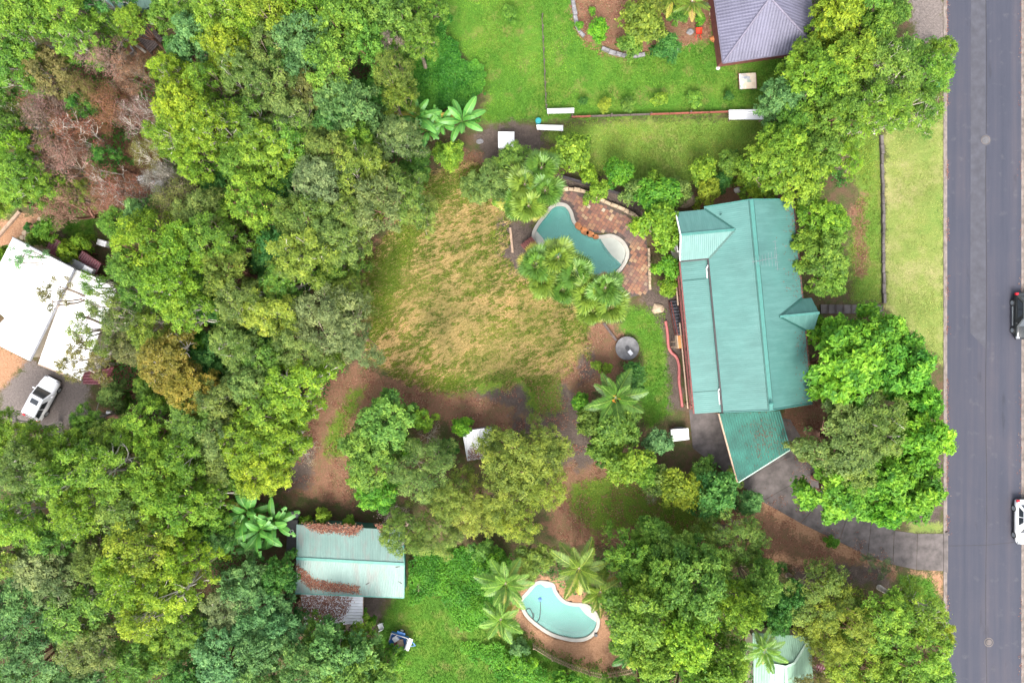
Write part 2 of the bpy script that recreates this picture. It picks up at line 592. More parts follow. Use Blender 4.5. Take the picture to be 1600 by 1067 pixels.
    tr = t.node('ShaderNodeBsdfTransparent'); tr.inputs[0].default_value = (0.72, 0.95, 0.90, 1)
    b = t.node('ShaderNodeBsdfPrincipled')
    t.set(b.inputs['Base Color'], t.ramp(t.noise(0.5, 3), [(0.35, (0.105, 0.285, 0.25)), (0.65, (0.118, 0.305, 0.27))]))
    b.inputs['Roughness'].default_value = 0.12
    t.l.new(t.bump(t.noise(2.6, 4), 0.14, 0.03), b.inputs['Normal'])
    mx = t.node('ShaderNodeMixShader'); mx.inputs[0].default_value = 0.5
    t.l.new(tr.outputs[0], mx.inputs[1]); t.l.new(b.outputs[0], mx.inputs[2])
    t.l.new(mx.outputs[0], t.out.inputs['Surface'])
    M['water'] = t.m
    # slate pavers: colour differs from slab to slab
    t = NT('slate')
    a = t.attr('tint')
    c = t.ramp(a.outputs['Fac'], [(0.0, (0.07, 0.042, 0.036)), (0.25, (0.14, 0.062, 0.045)), (0.5, (0.215, 0.098, 0.056)), (0.72, (0.25, 0.15, 0.08)), (0.88, (0.31, 0.225, 0.135)), (1.0, (0.33, 0.285, 0.21))])
    grime = t.noise(0.30, 4)
    c = t.mix(t.ramp(grime, [(0.46, 0.0), (0.62, 0.75)]), c, (0.085, 0.065, 0.065))
    c = t.mix(t.math('MULTIPLY', t.noise(7, 4), 0.35), c, (0.10, 0.06, 0.05))
    t.principled(c, 0.75, 0, t.bump(t.noise(9, 4), 0.3, 0.02), 0.3)
    M['slate'] = t.m
    M['grout'] = plain('paving_bed', (0.06, 0.045, 0.04), 0.9, var=0.4, bump=0.2)
    M['sandstone'] = plain('sandstone', (0.31, 0.235, 0.16), 0.9, var=0.35, scale=2.5, bump=0.4)
    M['stone_grey'] = plain('grey_stone', (0.14, 0.135, 0.14), 0.9, var=0.4, scale=3, bump=0.4)
    M['stone_orange'] = plain('orange_stone', (0.27, 0.10, 0.032), 0.7, var=0.5, scale=2, bump=0.3)
    M['paint_white'] = plain('car_white', (0.82, 0.82, 0.83), 0.2, var=0.02, spec=0.6)
    M['paint_black'] = plain('car_black', (0.012, 0.014, 0.014), 0.15, var=0.1, spec=0.6)
    M['tyre'] = plain('tyre_rubber', (0.02, 0.02, 0.02), 0.85, var=0.3)
    M['alloy'] = plain('alloy_rim', (0.5, 0.55, 0.56), 0.3, 0.8, var=0.1)
    M['red_lamp'] = plain('red_lamp', (0.45, 0.01, 0.02), 0.2, var=0.1)
    M['lamp_clear'] = plain('clear_lamp', (0.22, 0.23, 0.25), 0.15, var=0.1)
    M['blue'] = plain('blue_paint', (0.03, 0.13, 0.34), 0.45, var=0.25)
    M['red'] = plain('red_plastic', (0.5, 0.04, 0.018), 0.45, var=0.12)
    M['cyan'] = plain('teal_plastic', (0.015, 0.20, 0.21), 0.45, var=0.12)
    M['orange_fruit'] = plain('orange_fruit', (0.75, 0.22, 0.02), 0.6, var=0.3)
    M['litter_leaf'] = None
    t = NT('fallen_leaf')
    a = t.attr('tint')
    t.principled(t.ramp(a.outputs['Fac'], [(0.0, (0.07, 0.027, 0.02)), (0.5, (0.155, 0.055, 0.034)), (0.85, (0.23, 0.11, 0.068)), (1.0, (0.30, 0.21, 0.14))]), 0.8, 0, None, 0.2)
    M['litter_leaf'] = t.m
    t = NT('mosaic')
    vor = t.node('ShaderNodeTexVoronoi'); vor.inputs['Scale'].default_value = 3.2
    t.l.new(t.pos(), vor.inputs['Vector'])
    sp = t.node('ShaderNodeSeparateColor'); t.l.new(vor.outputs['Color'], sp.inputs[0])
    t.principled(t.ramp(sp.outputs[0], [(0.0, (0.5, 0.42, 0.32)), (0.55, (0.45, 0.36, 0.26)), (0.7, (0.12, 0.16, 0.22)), (0.85, (0.55, 0.5, 0.45)), (1.0, (0.2, 0.28, 0.22))]), 0.7)
    M['mosaic'] = t.m


make_materials()

# ------------------------------------------------------------------ the ground and what grows flat on it
Z_LAWN = [[(690, -90), (1330, -90), (1300, 110), (1215, 172), (1000, 184), (850, 190), (745, 192), (762, 150), (742, 110), (700, 60), (684, 0)],
          [(985, 478), (1030, 486), (1046, 560), (1052, 645), (1015, 668), (992, 620), (1008, 565), (992, 525), (962, 515)],
          [(640, 905), (690, 850), (760, 868), (800, 950), (850, 1012), (960, 1052), (1020, 1067), (1020, 1150), (585, 1150), (588, 985), (610, 945)],
          [(1400, 898), (1466, 900), (1466, 950), (1420, 945)],
          [(1598, 850), (1600, -200), (1800, -200), (1800, 1300), (1598, 1300)],
          [(95, 345), (150, 338), (150, 375), (105, 372)],
          [(-40, 345), (2, 325), (25, 318), (10, 345), (-30, 380)]]
Z_DULL = [[(845, 212), (900, 196), (1000, 188), (1205, 186), (1222, 250), (1100, 285), (1000, 292), (930, 268), (880, 225)],
          [(1315, 215), (1378, 210), (1378, 470), (1335, 472), (1325, 380), (1345, 300)]]
Z_DRY = [[(655, 285), (735, 252), (778, 300), (790, 420), (860, 462), (900, 490), (924, 545), (870, 588), (760, 598), (700, 612), (610, 588), (574, 560), (570, 500), (566, 440), (598, 372), (640, 330)]]
Z_LITTER = [[(470, 600), (560, 572), (610, 590), (700, 614), (800, 600), (905, 560), (925, 510), (955, 500), (985, 545), (965, 585), (900, 640), (895, 700), (770, 690), (640, 640), (570, 640), (545, 700), (548, 790), (470, 772), (440, 770), (480, 690)],
            [(560, 375), (590, 378), (575, 450), (552, 440)],
            [(895, 690), (990, 735), (1110, 780), (1210, 770), (1300, 820), (1390, 860), (1400, 905), (1220, 885), (1100, 850), (1010, 850), (900, 850), (850, 830)],
            [(890, 10), (905, -90), (1100, -90), (1112, 60), (1075, 70), (960, 90), (905, 55)],
            [(1090, 285), (1240, 270), (1240, 320), (1090, 325)], [(1225, 630), (1300, 625), (1260, 800), (1235, 720)],
            [(690, 240), (760, 235), (745, 275), (690, 285)], [(1330, 330), (1350, 300), (1355, 420), (1340, 440)],
            [(60, 80), (240, 60), (260, 330), (60, 340), (20, 180)], [(170, 560), (230, 540), (225, 650), (160, 640)]]
Z_SOIL = [[(735, 596), (830, 598), (885, 635), (935, 715), (905, 738), (850, 668), (790, 632), (745, 618)], [(800, 640), (860, 680), (890, 720), (860, 740), (800, 690)], [(905, 545), (925, 540), (930, 590), (905, 600)], [(440, 690), (490, 700), (485, 760), (445, 765)], [(745, 205), (800, 190), (850, 205), (850, 250), (780, 262), (745, 235)],
          [(775, 345), (832, 350), (840, 400), (800, 430), (775, 400)], [(870, 275), (1000, 305), (1010, 350), (880, 300)],
          [(790, 600), (890, 600), (930, 700), (900, 720), (840, 650)], [(1000, 440), (1065, 460), (1065, 640), (1048, 640), (1040, 520), (1010, 480)],
          [(1225, 0), (1300, -40), (1290, 70), (1275, 110), (1225, 110)], [(1420, 690), (1474, 700), (1474, 830), (1420, 830)],
          [(470, 930), (600, 930), (590, 990), (470, 980)], [(0, 690), (40, 700), (30, 760), (-40, 760)], [(1240, 880), (1380, 880), (1390, 915), (1240, 905)]]
Z_TAN = [[(1196, 774), (1252, 812), (1330, 852), (1395, 880), (1398, 892), (1320, 868), (1240, 832), (1192, 796)], [(1205, 866), (1290, 878), (1300, 890), (1205, 880)], [(1420, 893), (1474, 893), (1474, 925), (1462, 925), (1455, 903)], [(800, 935), (812, 920), (850, 900), (905, 915), (940, 950), (962, 1000), (990, 1036), (955, 1046), (915, 1046), (870, 1026), (832, 1000), (806, 972)],
         [(-60, 560), (0, 536), (42, 565), (10, 605), (-60, 630)], [(-60, 400), (0, 340), (85, 335), (80, 372), (30, 372), (0, 400)]]
Z_VERGE = [[(1384, 185), (1476, 185), (1476, 572), (1445, 540), (1384, 480)], [(1420, 820), (1476, 815), (1476, 832), (1420, 832)]]
Z_GRAVEL = [[(0, 615), (45, 565), (140, 590), (135, 660), (60, 680), (0, 650)], [(1410, -90), (1476, -90), (1476, 75), (1430, 60)]]
Z_MOSS = [[(890, 758), (960, 745), (1060, 790), (1130, 830), (1100, 850), (1010, 820), (930, 830), (895, 800)], [(505, 690), (548, 610), (572, 605), (545, 660), (530, 715), (512, 715)],
          [(815, 590), (870, 585), (880, 640), (830, 650)], [(572, 440), (640, 335), (665, 350), (625, 430), (598, 520), (576, 545)], [(650, 590), (720, 588), (800, 582), (850, 590), (790, 606), (700, 618)], [(660, 288), (735, 255), (770, 290), (720, 300), (680, 330)], [(875, 505), (912, 500), (915, 520), (880, 525)]]

POOL1 = [(871, 317), (885, 319), (894, 330), (899, 345), (909, 356), (924, 364), (936, 368), (955, 366), (972, 374), (982, 389), (982, 403), (975, 417),
         (963, 430), (945, 438), (918, 434), (893, 424), (866, 411), (845, 397), (834, 382), (831, 366), (838, 350), (850, 334), (860, 322)]
POOL2 = [(847, 906.5), (865, 911), (870, 923), (881, 936), (895, 941), (913, 942), (924, 948), (935, 961), (937, 975), (931, 989), (918, 999), (902, 1002),
         (884, 1000), (861, 993), (840, 980), (822, 964), (813, 947), (812, 936), (824, 922), (834.5, 910)]
pool1 = [tuple(p) for p in catmull([P2(*q) for q in POOL1], 4)]
pool2 = [tuple(p) for p in catmull([P2(*q) for q in POOL2], 4)]
KX0, KX1 = P2(1474, 0)[0], P2(1481, 0)[0]          # kerb on this side of the road
RX1 = P2(1597, 0)[0]                                # far edge of the asphalt
RX2 = RX1 + (KX1 - KX0)


def toworld(poly):
    return [P2(*q) for q in poly]


def outset(poly, d):
    """offset a closed smooth polygon outwards by d"""
    poly = [np.array(p) for p in ccw(poly)]
    out = []
    n = len(poly)
    for i in range(n):
        t = poly[(i + 1) % n] - poly[i - 1]
        t /= np.linalg.norm(t) + 1e-9
        out.append(tuple(poly[i] + d * np.array((t[1], -t[0]))))
    return out


def build_ground():
    def lines(lo, hi, step, keep):
        a = list(np.arange(lo, hi + 1e-6, step))
        a = [v for v in a if all(abs(v - k) > 0.09 for k in keep)] + list(keep)
        s, e = step, hi
        ext = []
        while e < 900:
            s *= 1.5
            e += s
            ext.append(e)
        return np.array(sorted([-x for x in ext] + a + ext))
    xs = lines(-54, 54, 0.26, [KX0 + 0.08, KX0 + 0.2, RX2 - 0.2, RX2 - 0.08])
    ys = lines(-37, 37, 0.26, [])
    X, Y = np.meshgrid(xs, ys)
    x, y = X.ravel(), Y.ravel()
    z = 0.10 * (vnoise(x, y, 3.0, 3) - 0.5) + 0.05 * (vnoise(x, y, 0.8, 4) - 0.5)
    flat = np.zeros_like(x)
    for poly in FLAT:
        flat = np.maximum(flat, np.clip(1 + sdist(x, y, poly) / 1.2, 0, 1))
    flat = np.maximum(flat, np.clip(1 - (KX0 - x) / 1.5, 0, 1))
    z = z * (1 - flat) - 0.03 * (1 - flat)
    road = (x > KX0 + 0.15) & (x < RX2 - 0.15)
    z = np.where(road, -0.25, z)
    for pl in (pool1, pool2):
        d = sdist(x, y, pl)
        z = np.where(d > 0.10, -2.2, z)
    n, m = len(xs), len(ys)
    i = np.arange(m - 1)[:, None] * n + np.arange(n - 1)[None, :]
    faces = np.stack([i, i + 1, i + n + 1, i + n], -1).reshape(-1, 4)
    me = bpy.data.meshes.new('ground')
    me.vertices.add(len(x))
    me.vertices.foreach_set('co', np.stack([x, y, z], -1).ravel())
    me.loops.add(len(faces) * 4)
    me.loops.foreach_set('vertex_index', faces.ravel())
    me.polygons.add(len(faces))
    me.polygons.foreach_set('loop_start', np.arange(len(faces)) * 4)
    me.update(calc_edges=True)
    me.polygons.foreach_set('use_smooth', np.ones(len(faces), bool))

    def wt(polys, soft=1.3):
        r = np.zeros_like(x)
        for p in polys:
            r = np.maximum(r, np.clip(0.5 + sdist(x, y, toworld(p)) / (2 * soft), 0, 1))
        return r
    one = np.ones_like(x)
    for nm, trio in (('zone_a', (Z_LAWN, Z_DRY, Z_LITTER)), ('zone_b', (Z_SOIL, Z_TAN, Z_VERGE)), ('zone_c', (Z_DULL, Z_GRAVEL, Z_MOSS))):
        a = me.attributes.new(nm, 'FLOAT_COLOR', 'POINT')
        a.data.foreach_set('color', np.stack([wt(trio[0]), wt(trio[1]), wt(trio[2]), one], -1).ravel())
    me.materials.append(M['ground'])
    o = bpy.data.objects.new('ground', me)
    C.objects.link(o)
    o['kind'] = 'structure'
    return o


def quads_object(name, V, tint, mat, parent=None, k=4, color=None):
    """V (n*k,3) vertices of n separate little faces with a tint per face"""
    n = len(V) // k
    me = bpy.data.meshes.new(name)
    me.vertices.add(n * k)
    me.vertices.foreach_set('co', np.asarray(V, np.float32).ravel())
    me.loops.add(n * k)
    me.loops.foreach_set('vertex_index', np.arange(n * k))
    me.polygons.add(n)
    me.polygons.foreach_set('loop_start', np.arange(n) * k)
    me.update(calc_edges=True)
    a = me.attributes.new('tint', 'FLOAT', 'POINT')
    a.data.foreach_set('value', np.repeat(np.asarray(tint, np.float32), k))
    me.materials.append(mat)
    o = bpy.data.objects.new(name, me)
    C.objects.link(o)
    o.parent = parent
    if color:
        o.color = (*color, 1)
    return o


def leaf_quads(c, nrm, length, width, r, fold=0.0):
    """rhombic leaves: centres c, normals nrm"""
    n = len(c)
    t = r.normal(size=(n, 3))
    t -= nrm * (t * nrm).sum(1, keepdims=True)
    t /= np.linalg.norm(t, axis=1, keepdims=True) + 1e-9
    b = np.cross(nrm, t)
    L = (np.asarray(length) * np.ones(n))[:, None] / 2
    W = (np.asarray(width) * np.ones(n))[:, None] / 2
    v = np.stack([c + t * L, c + b * W - t * L * 0.1 + nrm * fold, c - t * L, c - b * W - t * L * 0.1 + nrm * fold], 1)
    return v.reshape(-1, 3)


def rand_in(polys, n, r, margin=0.0):
    """n random world points inside the union of pixel polygons"""
    pts = []
    polys = [toworld(p) for p in polys]
    areas = []
    for p in polys:
        a = np.array(p)
        areas.append(abs(0.5 * np.sum(a[:, 0] * np.roll(a[:, 1], -1) - np.roll(a[:, 0], -1) * a[:, 1])))
    for p, ar in zip(polys, areas):
        k = int(n * ar / sum(areas))
        a = np.array(p)
        lo, hi = a.min(0), a.max(0)
        lo = np.maximum(lo, (-55, -38)); hi = np.minimum(hi, (55, 38))
        got = 0
        while got < k:
            q = lo + (hi - lo) * r.random((k * 2 + 10, 2))
            q = q[sdist(q[:, 0], q[:, 1], p) + 1.6 * (vnoise(q[:, 0], q[:, 1], 1.2, 91) - .5) + .9 * (vnoise(q[:, 0], q[:, 1], .35, 92) - .5) > margin]
            pts.append(q[:k - got]); got += min(len(q), k - got)
    return np.concatenate(pts)


def blades(name, label, pts, h, w, lean, color, r, bend=None, zoff=0.0):
    n = len(pts)
    ang = r.random(n) * 2 * np.pi if bend is None else bend + r.normal(0, 0.35, n)
    d = np.stack([np.cos(ang), np.sin(ang)], 1)
    s = np.stack([-d[:, 1], d[:, 0]], 1)
    H = h * (0.6 + 0.8 * r.random(n))
    W = w * (0.6 + 0.8 * r.random(n))
    ln = lean * (0.5 + r.random(n))
    z0 = np.full(n, -0.03 + zoff)
    a = np.column_stack([pts + s * W[:, None] / 2, z0])
    b = np.column_stack([pts - s * W[:, None] / 2, z0])
    mid = pts + d * (ln * H * 0.45)[:, None]
    c = np.column_stack([mid - s * W[:, None] * 0.35, z0 + H * 0.75])
    e = np.column_stack([pts + d * (ln * H)[:, None], z0 + H])
    V = np.stack([a, b, c, e], 1).reshape(-1, 3)
    tint = np.clip(0.25 + 0.35 * r.random(n) + 0.40 * (vnoise(pts[:, 0], pts[:, 1], 1.3, 11) - 0.3) + 0.45 * (vnoise(pts[:, 0], pts[:, 1], 5.5, 12) - 0.5), 0.02, 1.1)
    o = quads_object(name, V, tint, M['grass'], None, 4, color)
    tag(o, label, 'grass', None, 'stuff')
    return o


def not_in(pts, polys_world, m=0.0):
    ok = np.ones(len(pts), bool)
    for p in polys_world:
        ok &= sdist(pts[:, 0], pts[:, 1], p) < -m
    return pts[ok]


FLAT = []           # footprints of built things, where the ground is level


def flat_px(poly, z=0.0):
    FLAT.append([P2(a, b, z) for a, b in poly])


flat_px([(1040, 305), (1290, 300), (1300, 660), (1240, 760), (1060, 700)])
flat_px([(1110, -60), (1290, -60), (1290, 100), (1120, 110)])
flat_px([(450, 805), (650, 805), (650, 985), (450, 985)])
flat_px([(-60, 360), (200, 400), (190, 610), (-60, 660)])
flat_px([(1170, 980), (1310, 980), (1310, 1200), (1170, 1200)])
flat_px([(860, 290), (1020, 290), (1020, 480), (940, 470)])
FLAT.append(outset(pool1, 0.9)); FLAT.append(outset(pool2, 0.9))
flat_px([(1060, 640), (1240, 640), (1480, 820), (1480, 900), (1380, 880), (1060, 720)])
flat_px([(715, 660), (780, 660), (780, 725), (715, 725)])
flat_px([(958, 522), (1002, 522), (1002, 568), (958, 568)])
flat_px([(20, 590), (110, 590), (110, 660), (20, 660)])
flat_px([(890, 165), (1200, 165), (1200, 190), (890, 195)])
flat_px([(170, -60), (280, -60), (280, 60), (170, 60)])
flat_px([(1060, 660), (1080, 660), (1080, 695), (1040, 695)])
flat_px([(775, 205), (805, 205), (805, 235), (775, 235)])
flat_px([(1270, 465), (1390, 465), (1390, 495), (1270, 495)])
flat_px([(1370, 200), (1390, 200), (1390, 480), (1370, 480)])
build_ground()

# ------------------------------------------------------------------ road, kerbs, driveway
MB().add([(KX1 - 0.05, -260, -0.10), (RX1 + 0.05, -260, -0.10), (RX1 + 0.05, 260, -0.10), (KX1 - 0.05, 260, -0.10)], [(0, 1, 2, 3)]).build('road', M['asphalt'], kind='structure')
sx = P2(1542, 0)[0]
m = MB()
ys_ = np.arange(-60, 60.1, 1.5)
pts = [(sx + 0.05 * math.sin(y * 0.3) + random.uniform(-.01, .01), y) for y in ys_]
for i in range(len(pts) - 1):
    (x0, y0), (x1, y1) = pts[i], pts[i + 1]
    m.add([(x0 - .035, y0, -0.096), (x0 + .035, y0, -0.096), (x1 + .035, y1, -0.096), (x1 - .035, y1, -0.096)], [(0, 1, 2, 3)])
MB().add([(P2(1517, 0)[0], P2(0, 520)[1], -0.0965), (sx - .06, P2(0, 545)[1], -0.0965), (sx - .06, 60, -0.0965), (P2(1519, 0)[0], 60, -0.0965)], [(0, 1, 2, 3)]).build('road_patch', M['patch'], kind='structure')
seam = m.build('road_seam', M['tar'], kind='structure')
yy = P2(0, 853)[1]
MB().add([(KX1, yy - .03, -0.095), (sx, yy + 0.05, -0.095), (RX1, yy + .42, -0.095), (RX1, yy + .47, -0.095), (sx, yy + .1, -0.095), (KX1, yy + .03, -0.095)], [(0, 1, 2, 3, 4, 5)]).build('road_joint', M['tar'], kind='structure')
for k, (px, py) in enumerate(((1540, 219), (1545, 1003))):
    c = P(px, py, -0.1)
    mh = empty('manhole_cover', (c[0], c[1], -0.1), ['round manhole cover set in a patch of pale asphalt beside the road seam', 'pale round manhole cover on the road near its lower end'][k], 'manhole', 'manhole covers in the road')
    MB().cyl(c, 0.36 if k == 0 else 0.30, -0.098, -0.075, 24).build('lid', M['iron'] if k == 0 else M['concrete'], mh)
    r = MB()
    for j in range(24):
        a0, a1 = 2 * math.pi * j / 24, 2 * math.pi * (j + 1) / 24
        q = []
        for rr, aa in ((0.38, a0), (0.47, a0), (0.47, a1), (0.38, a1)):
            q.append((c[0] + rr * math.cos(aa), c[1] + rr * math.sin(aa), -0.085))
        r.slab(q, 0.012)
    r.build('rim', M['concrete'], mh)
    if k == 0:
        MB().prism([(c[0] + .62 * math.cos(j), c[1] + .62 * math.sin(j)) for j in np.linspace(0, 2 * math.pi, 9)[:-1]], -0.099, -0.094).build('patch', M['patch'], mh)

kerb = empty('kerb', (KX0, 0, 0), 'weathered concrete kerb along the near side of the road', None, None, 'structure')
kerb2 = empty('kerb', (RX1, 0, 0), 'weathered concrete kerb along the far side of the road', None, None, 'structure')
seg = 2.4
kw = KX1 - KX0


def kerb_stone(flip):
    m = MB()
    prof = [(0, -0.3), (0, 0.03), (0.02, 0.045), (0.13, 0.045), (0.17, 0.02), (0.19, -0.085), (kw, -0.092), (kw, -0.3)]
    if flip:
        prof = [(kw - a, b) for a, b in reversed(prof)]
    n = len(prof)
    vs = [(a, 0.006, b) for a, b in prof] + [(a, seg - 0.006, b) for a, b in prof]
    fs = [tuple(range(n)), tuple(reversed(range(n, 2 * n)))] + [(i, n + i, n + (i + 1) % n, (i + 1) % n) for i in range(n)]
    m.add(vs, fs)
    return m.mesh('kerb_stone', M['kerb'])


ks = (kerb_stone(False), kerb_stone(True))
for i in range(-17, 17):
    link_mesh('kerb_stone', ks[0], kerb, (0, i * seg + 0.7, random.uniform(-.006, .006)))
    link_mesh('kerb_stone', ks[1], kerb2, (0, i * seg + 0.2, random.uniform(-.006, .006)))

# driveway: slabs between saw-cut joints, swinging from the carport down to the road
drive = empty('driveway', P(1250, 760), None, None, None, 'structure')
LEFT = [(1076, 640), (1082, 700), (1150, 752), (1190, 783), (1250, 817), (1310, 846), (1355, 868), (1395, 882), (1432, 890), (1474, 892)]
RIGHT = [(1135, 640), (1235, 655), (1262, 700), (1275, 735), (1300, 765), (1330, 790), (1362, 812), (1397, 828), (1433, 833), (1474, 833)]
for i in range(len(LEFT) - 1):
    q = [np.array(P2(*LEFT[i])), np.array(P2(*LEFT[i + 1])), np.array(P2(*RIGHT[i + 1])), np.array(P2(*RIGHT[i]))]
    cc = sum(q) / 4
    q = [p + (cc - p) / np.linalg.norm(cc - p) * 0.035 for p in q]
    m = MB()
    m.prism(ccw([tuple(p) for p in q]), -0.12, 0.035 + random.uniform(-.004, .004))
    m.build('slab', M['concrete'], drive)
crossover = MB().prism(ccw([P2(1474, 833), P2(1481, 830), P2(1481, 895), P2(1474, 892)]), -0.3, 0.05).build('crossover', M['concrete'], drive)

# ------------------------------------------------------------------ the teal-roofed house
HA = math.radians(5.39)
HO = (22.72, 3.33)


def hl(x, y, z):
    return (HO[0] + x * math.cos(HA) - y * math.sin(HA), HO[1] + x * math.sin(HA) + y * math.cos(HA), z)


def h2(x, y):
    return hl(x, y, 0)[:2]


house = empty('house', (HO[0], HO[1], 0), 'large house with ribbed teal metal roof, verandah and front porch gable', 'house')
RZ, EL, ER, KS = 6.6, 4.89, 4.55, 0.444
TH = 0.10
GY = 9.63
# walls
m = MB()
m.prism([h2(-3.35, -9.1), h2(4.1, -9.1), h2(4.1, 9.1), h2(-3.35, 9.1)], -0.1, 4.62)
m.build('wall', M['wall_cream'], house)
m = MB()
for gy in (-9.1, 9.1):
    m.slab([hl(-3.3, gy - .06, 4.63), hl(4.05, gy - .06, 4.63), hl(0.0, gy - .06, 6.38)], 0.0) if False else None
    a = [hl(-3.3, gy - .07, 4.62), hl(4.05, gy - .07, 4.62), hl(0, gy - .07, 6.42)]
    b = [hl(-3.3, gy + .07, 4.62), hl(4.05, gy + .07, 4.62), hl(0, gy + .07, 6.42)]
    m.add(a + b, [(0, 1, 2), (5, 4, 3), (0, 3, 4, 1), (1, 4, 5, 2), (2, 5, 3, 0)])
m.build('gable_wall', M['wall_cream'], house)
m = MB()
m.prism([h2(-6.1, 5.25), h2(-3.36, 5.25), h2(-3.36, 9.05), h2(-6.1, 9.05)], -0.1, 4.72)
a = [hl(-6.1, 5.25, 4.72), hl(-6.1, 9.05, 4.72), hl(-6.1, 7.13, 5.66)]
b = [hl(-5.9, 5.25, 4.72), hl(-5.9, 9.05, 4.72), hl(-5.9, 7.13, 5.66)]
m.add(a + b, [(2, 1, 0), (3, 4, 5), (0, 1, 4, 3), (1, 2, 5, 4), (2, 0, 3, 5)])
m.build('wing_wall', M['wall_white'], house)


def wall_window(c, wdt, hgt, along, out, parent):
    """c centre on the wall face (local), 'along' x or y axis in house frame, out = outward sign"""
    if along == 'y':
        fr = MB().box(hl(c[0] + out * 0.04, c[1], c[2]), (0.08, wdt + 0.16, hgt + 0.16), HA).build('window', M['white'], parent)
        MB().box(hl(c[0] + out * 0.07, c[1] - wdt / 4, c[2]), (0.06, wdt / 2 - 0.04, hgt), HA).build('pane', M['glass'], fr)
        MB().box(hl(c[0] + out * 0.07, c[1] + wdt / 4, c[2]), (0.06, wdt / 2 - 0.04, hgt), HA).build('pane', M['glass'], fr)
        MB().box(hl(c[0] + out * 0.08, c[1], c[2] - hgt / 2 - 0.12), (0.16, wdt + 0.24, 0.07), HA).build('sill', M['white'], fr)
    else:
        fr = MB().box(hl(c[0], c[1] + out * 0.04, c[2]), (wdt + 0.16, 0.08, hgt + 0.16), HA).build('window', M['white'], parent)
        MB().box(hl(c[0] - wdt / 4, c[1] + out * 0.07, c[2]), (wdt / 2 - 0.04, 0.06, hgt), HA).build('pane', M['glass'], fr)
        MB().box(hl(c[0] + wdt / 4, c[1] + out * 0.07, c[2]), (wdt / 2 - 0.04, 0.06, hgt), HA).build('pane', M['glass'], fr)
        MB().box(hl(c[0], c[1] + out * 0.08, c[2] - hgt / 2 - 0.12), (wdt + 0.24, 0.16, 0.07), HA).build('sill', M['white'], fr)


wall_window((-6.1, 7.1, 3.6), 2.2, 1.2, 'y', -1, house)
wall_window((-6.1, 6.9, 1.2), 1.2, 1.0, 'y', -1, house)
for y in (-7, -4.2, 2.6, 6.4):
    wall_window((4.1, y, 3.5), 1.6, 1.2, 'y', 1, house)
for y in (-6.5, -3.0, 2.2):
    wall_window((-3.35, y, 3.4), 1.8, 1.6, 'y', -1, house)
for x in (-1.6, 2.0):
    wall_window((x, 9.1, 3.5), 1.5, 1.1, 'x', 1, house)
wall_window((-1.2, -9.1, 1.3), 1.6, 1.1, 'x', -1, house)
# main roof
rt = empty('roof', (HO[0], HO[1], 4.5)); rt.parent = house; rt.location = (0, 0, 4.5)
MB().slab([hl(-3.85, -GY, EL), hl(0, -GY, RZ), hl(0, GY, RZ), hl(-3.85, GY, EL)][::-1], TH).build('roof_sheet', M['roof_teal_x'], rt)
MB().slab([hl(0, -GY, RZ), hl(4.62, -GY, ER), hl(4.62, GY, ER), hl(0, GY, RZ)], TH).build('roof_sheet', M['roof_teal_x'], rt)
# wing gable
e = 0.02
mx_ = -(RZ - 5.93) / KS
MB().slab([hl(-6.54, 4.85, EL + e), hl(-3.80, 4.85, EL + e), hl(mx_, 7.13, 5.91 + e), hl(-6.54, 7.13, 5.91 + e)], TH).build('wing_roof_sheet', M['roof_teal_y'], rt)
MB().slab([hl(-6.54, 7.13, 5.91 + e), hl(mx_, 7.13, 5.91 + e), hl(-3.80, 9.41, EL + e), hl(-6.54, 9.41, EL + e)], TH).build('wing_roof_sheet', M['roof_teal_y'], rt)
# porch gable
MB().slab([hl(1.85, -1.22, 5.80), hl(4.66, -2.70, 4.56), hl(5.50, -2.70, 4.56), hl(5.54, -1.22, 5.80)], TH).build('porch_roof_sheet', M['roof_teal_y'], rt)
MB().slab([hl(1.85, -1.22, 5.80), hl(5.54, -1.22, 5.80), hl(5.50, 0.26, 4.56), hl(4.66, 0.26, 4.56)], TH).build('porch_roof_sheet', M['roof_teal_y'], rt)
# verandah roof, a step lower
vr = MB().slab([hl(-6.33, -GY, 4.10), hl(-3.55, -GY, 4.68), hl(-3.55, 4.83, 4.68), hl(-6.33, 4.83, 4.10)], 0.08).build('verandah_roof', M['roof_teal_x'], house)
for yy_ in (3.0, -7.6):
    MB().bar(hl(-6.3, yy_, 4.13), hl(-3.9, yy_, 4.63), 0.05, 0.03).build('lap_joint', M['teal_dark'], vr)
# ridge caps, valleys, barges, gutters
MB().bar(hl(0, -GY - .02, RZ + .02), hl(0, GY + .02, RZ + .02), 0.34, 0.06).build('ridge_cap', M['teal_trim'], rt)
MB().bar(hl(-0.24, -GY, RZ - .07), hl(-0.24, GY, RZ - .07), 0.03, 0.035).build('cap_edge', M['teal_dark'], rt)
MB().bar(hl(0.24, -GY, RZ - .07), hl(0.24, GY, RZ - .07), 0.03, 0.035).build('cap_edge', M['teal_dark'], rt)
MB().bar(hl(-6.56, 7.13, 5.95), hl(mx_, 7.13, 5.95), 0.24, 0.05).build('ridge_cap', M['teal_trim'], rt)
MB().bar(hl(1.85, -1.22, 5.83), hl(5.56, -1.22, 5.83), 0.22, 0.05).build('ridge_cap', M['teal_trim'], rt)
for a, b in (((-3.80, 4.82, EL + .05), (mx_, 7.13, 5.96)), ((-3.80, 9.44, EL + .05), (mx_, 7.13, 5.96)), ((4.64, -2.72, 4.62), (1.85, -1.22, 5.84)), ((4.64, 0.28, 4.62), (1.85, -1.22, 5.84))):
    MB().bar(hl(*a), hl(*b), 0.15, 0.05).build('valley_flashing', M['teal_dark'], rt)
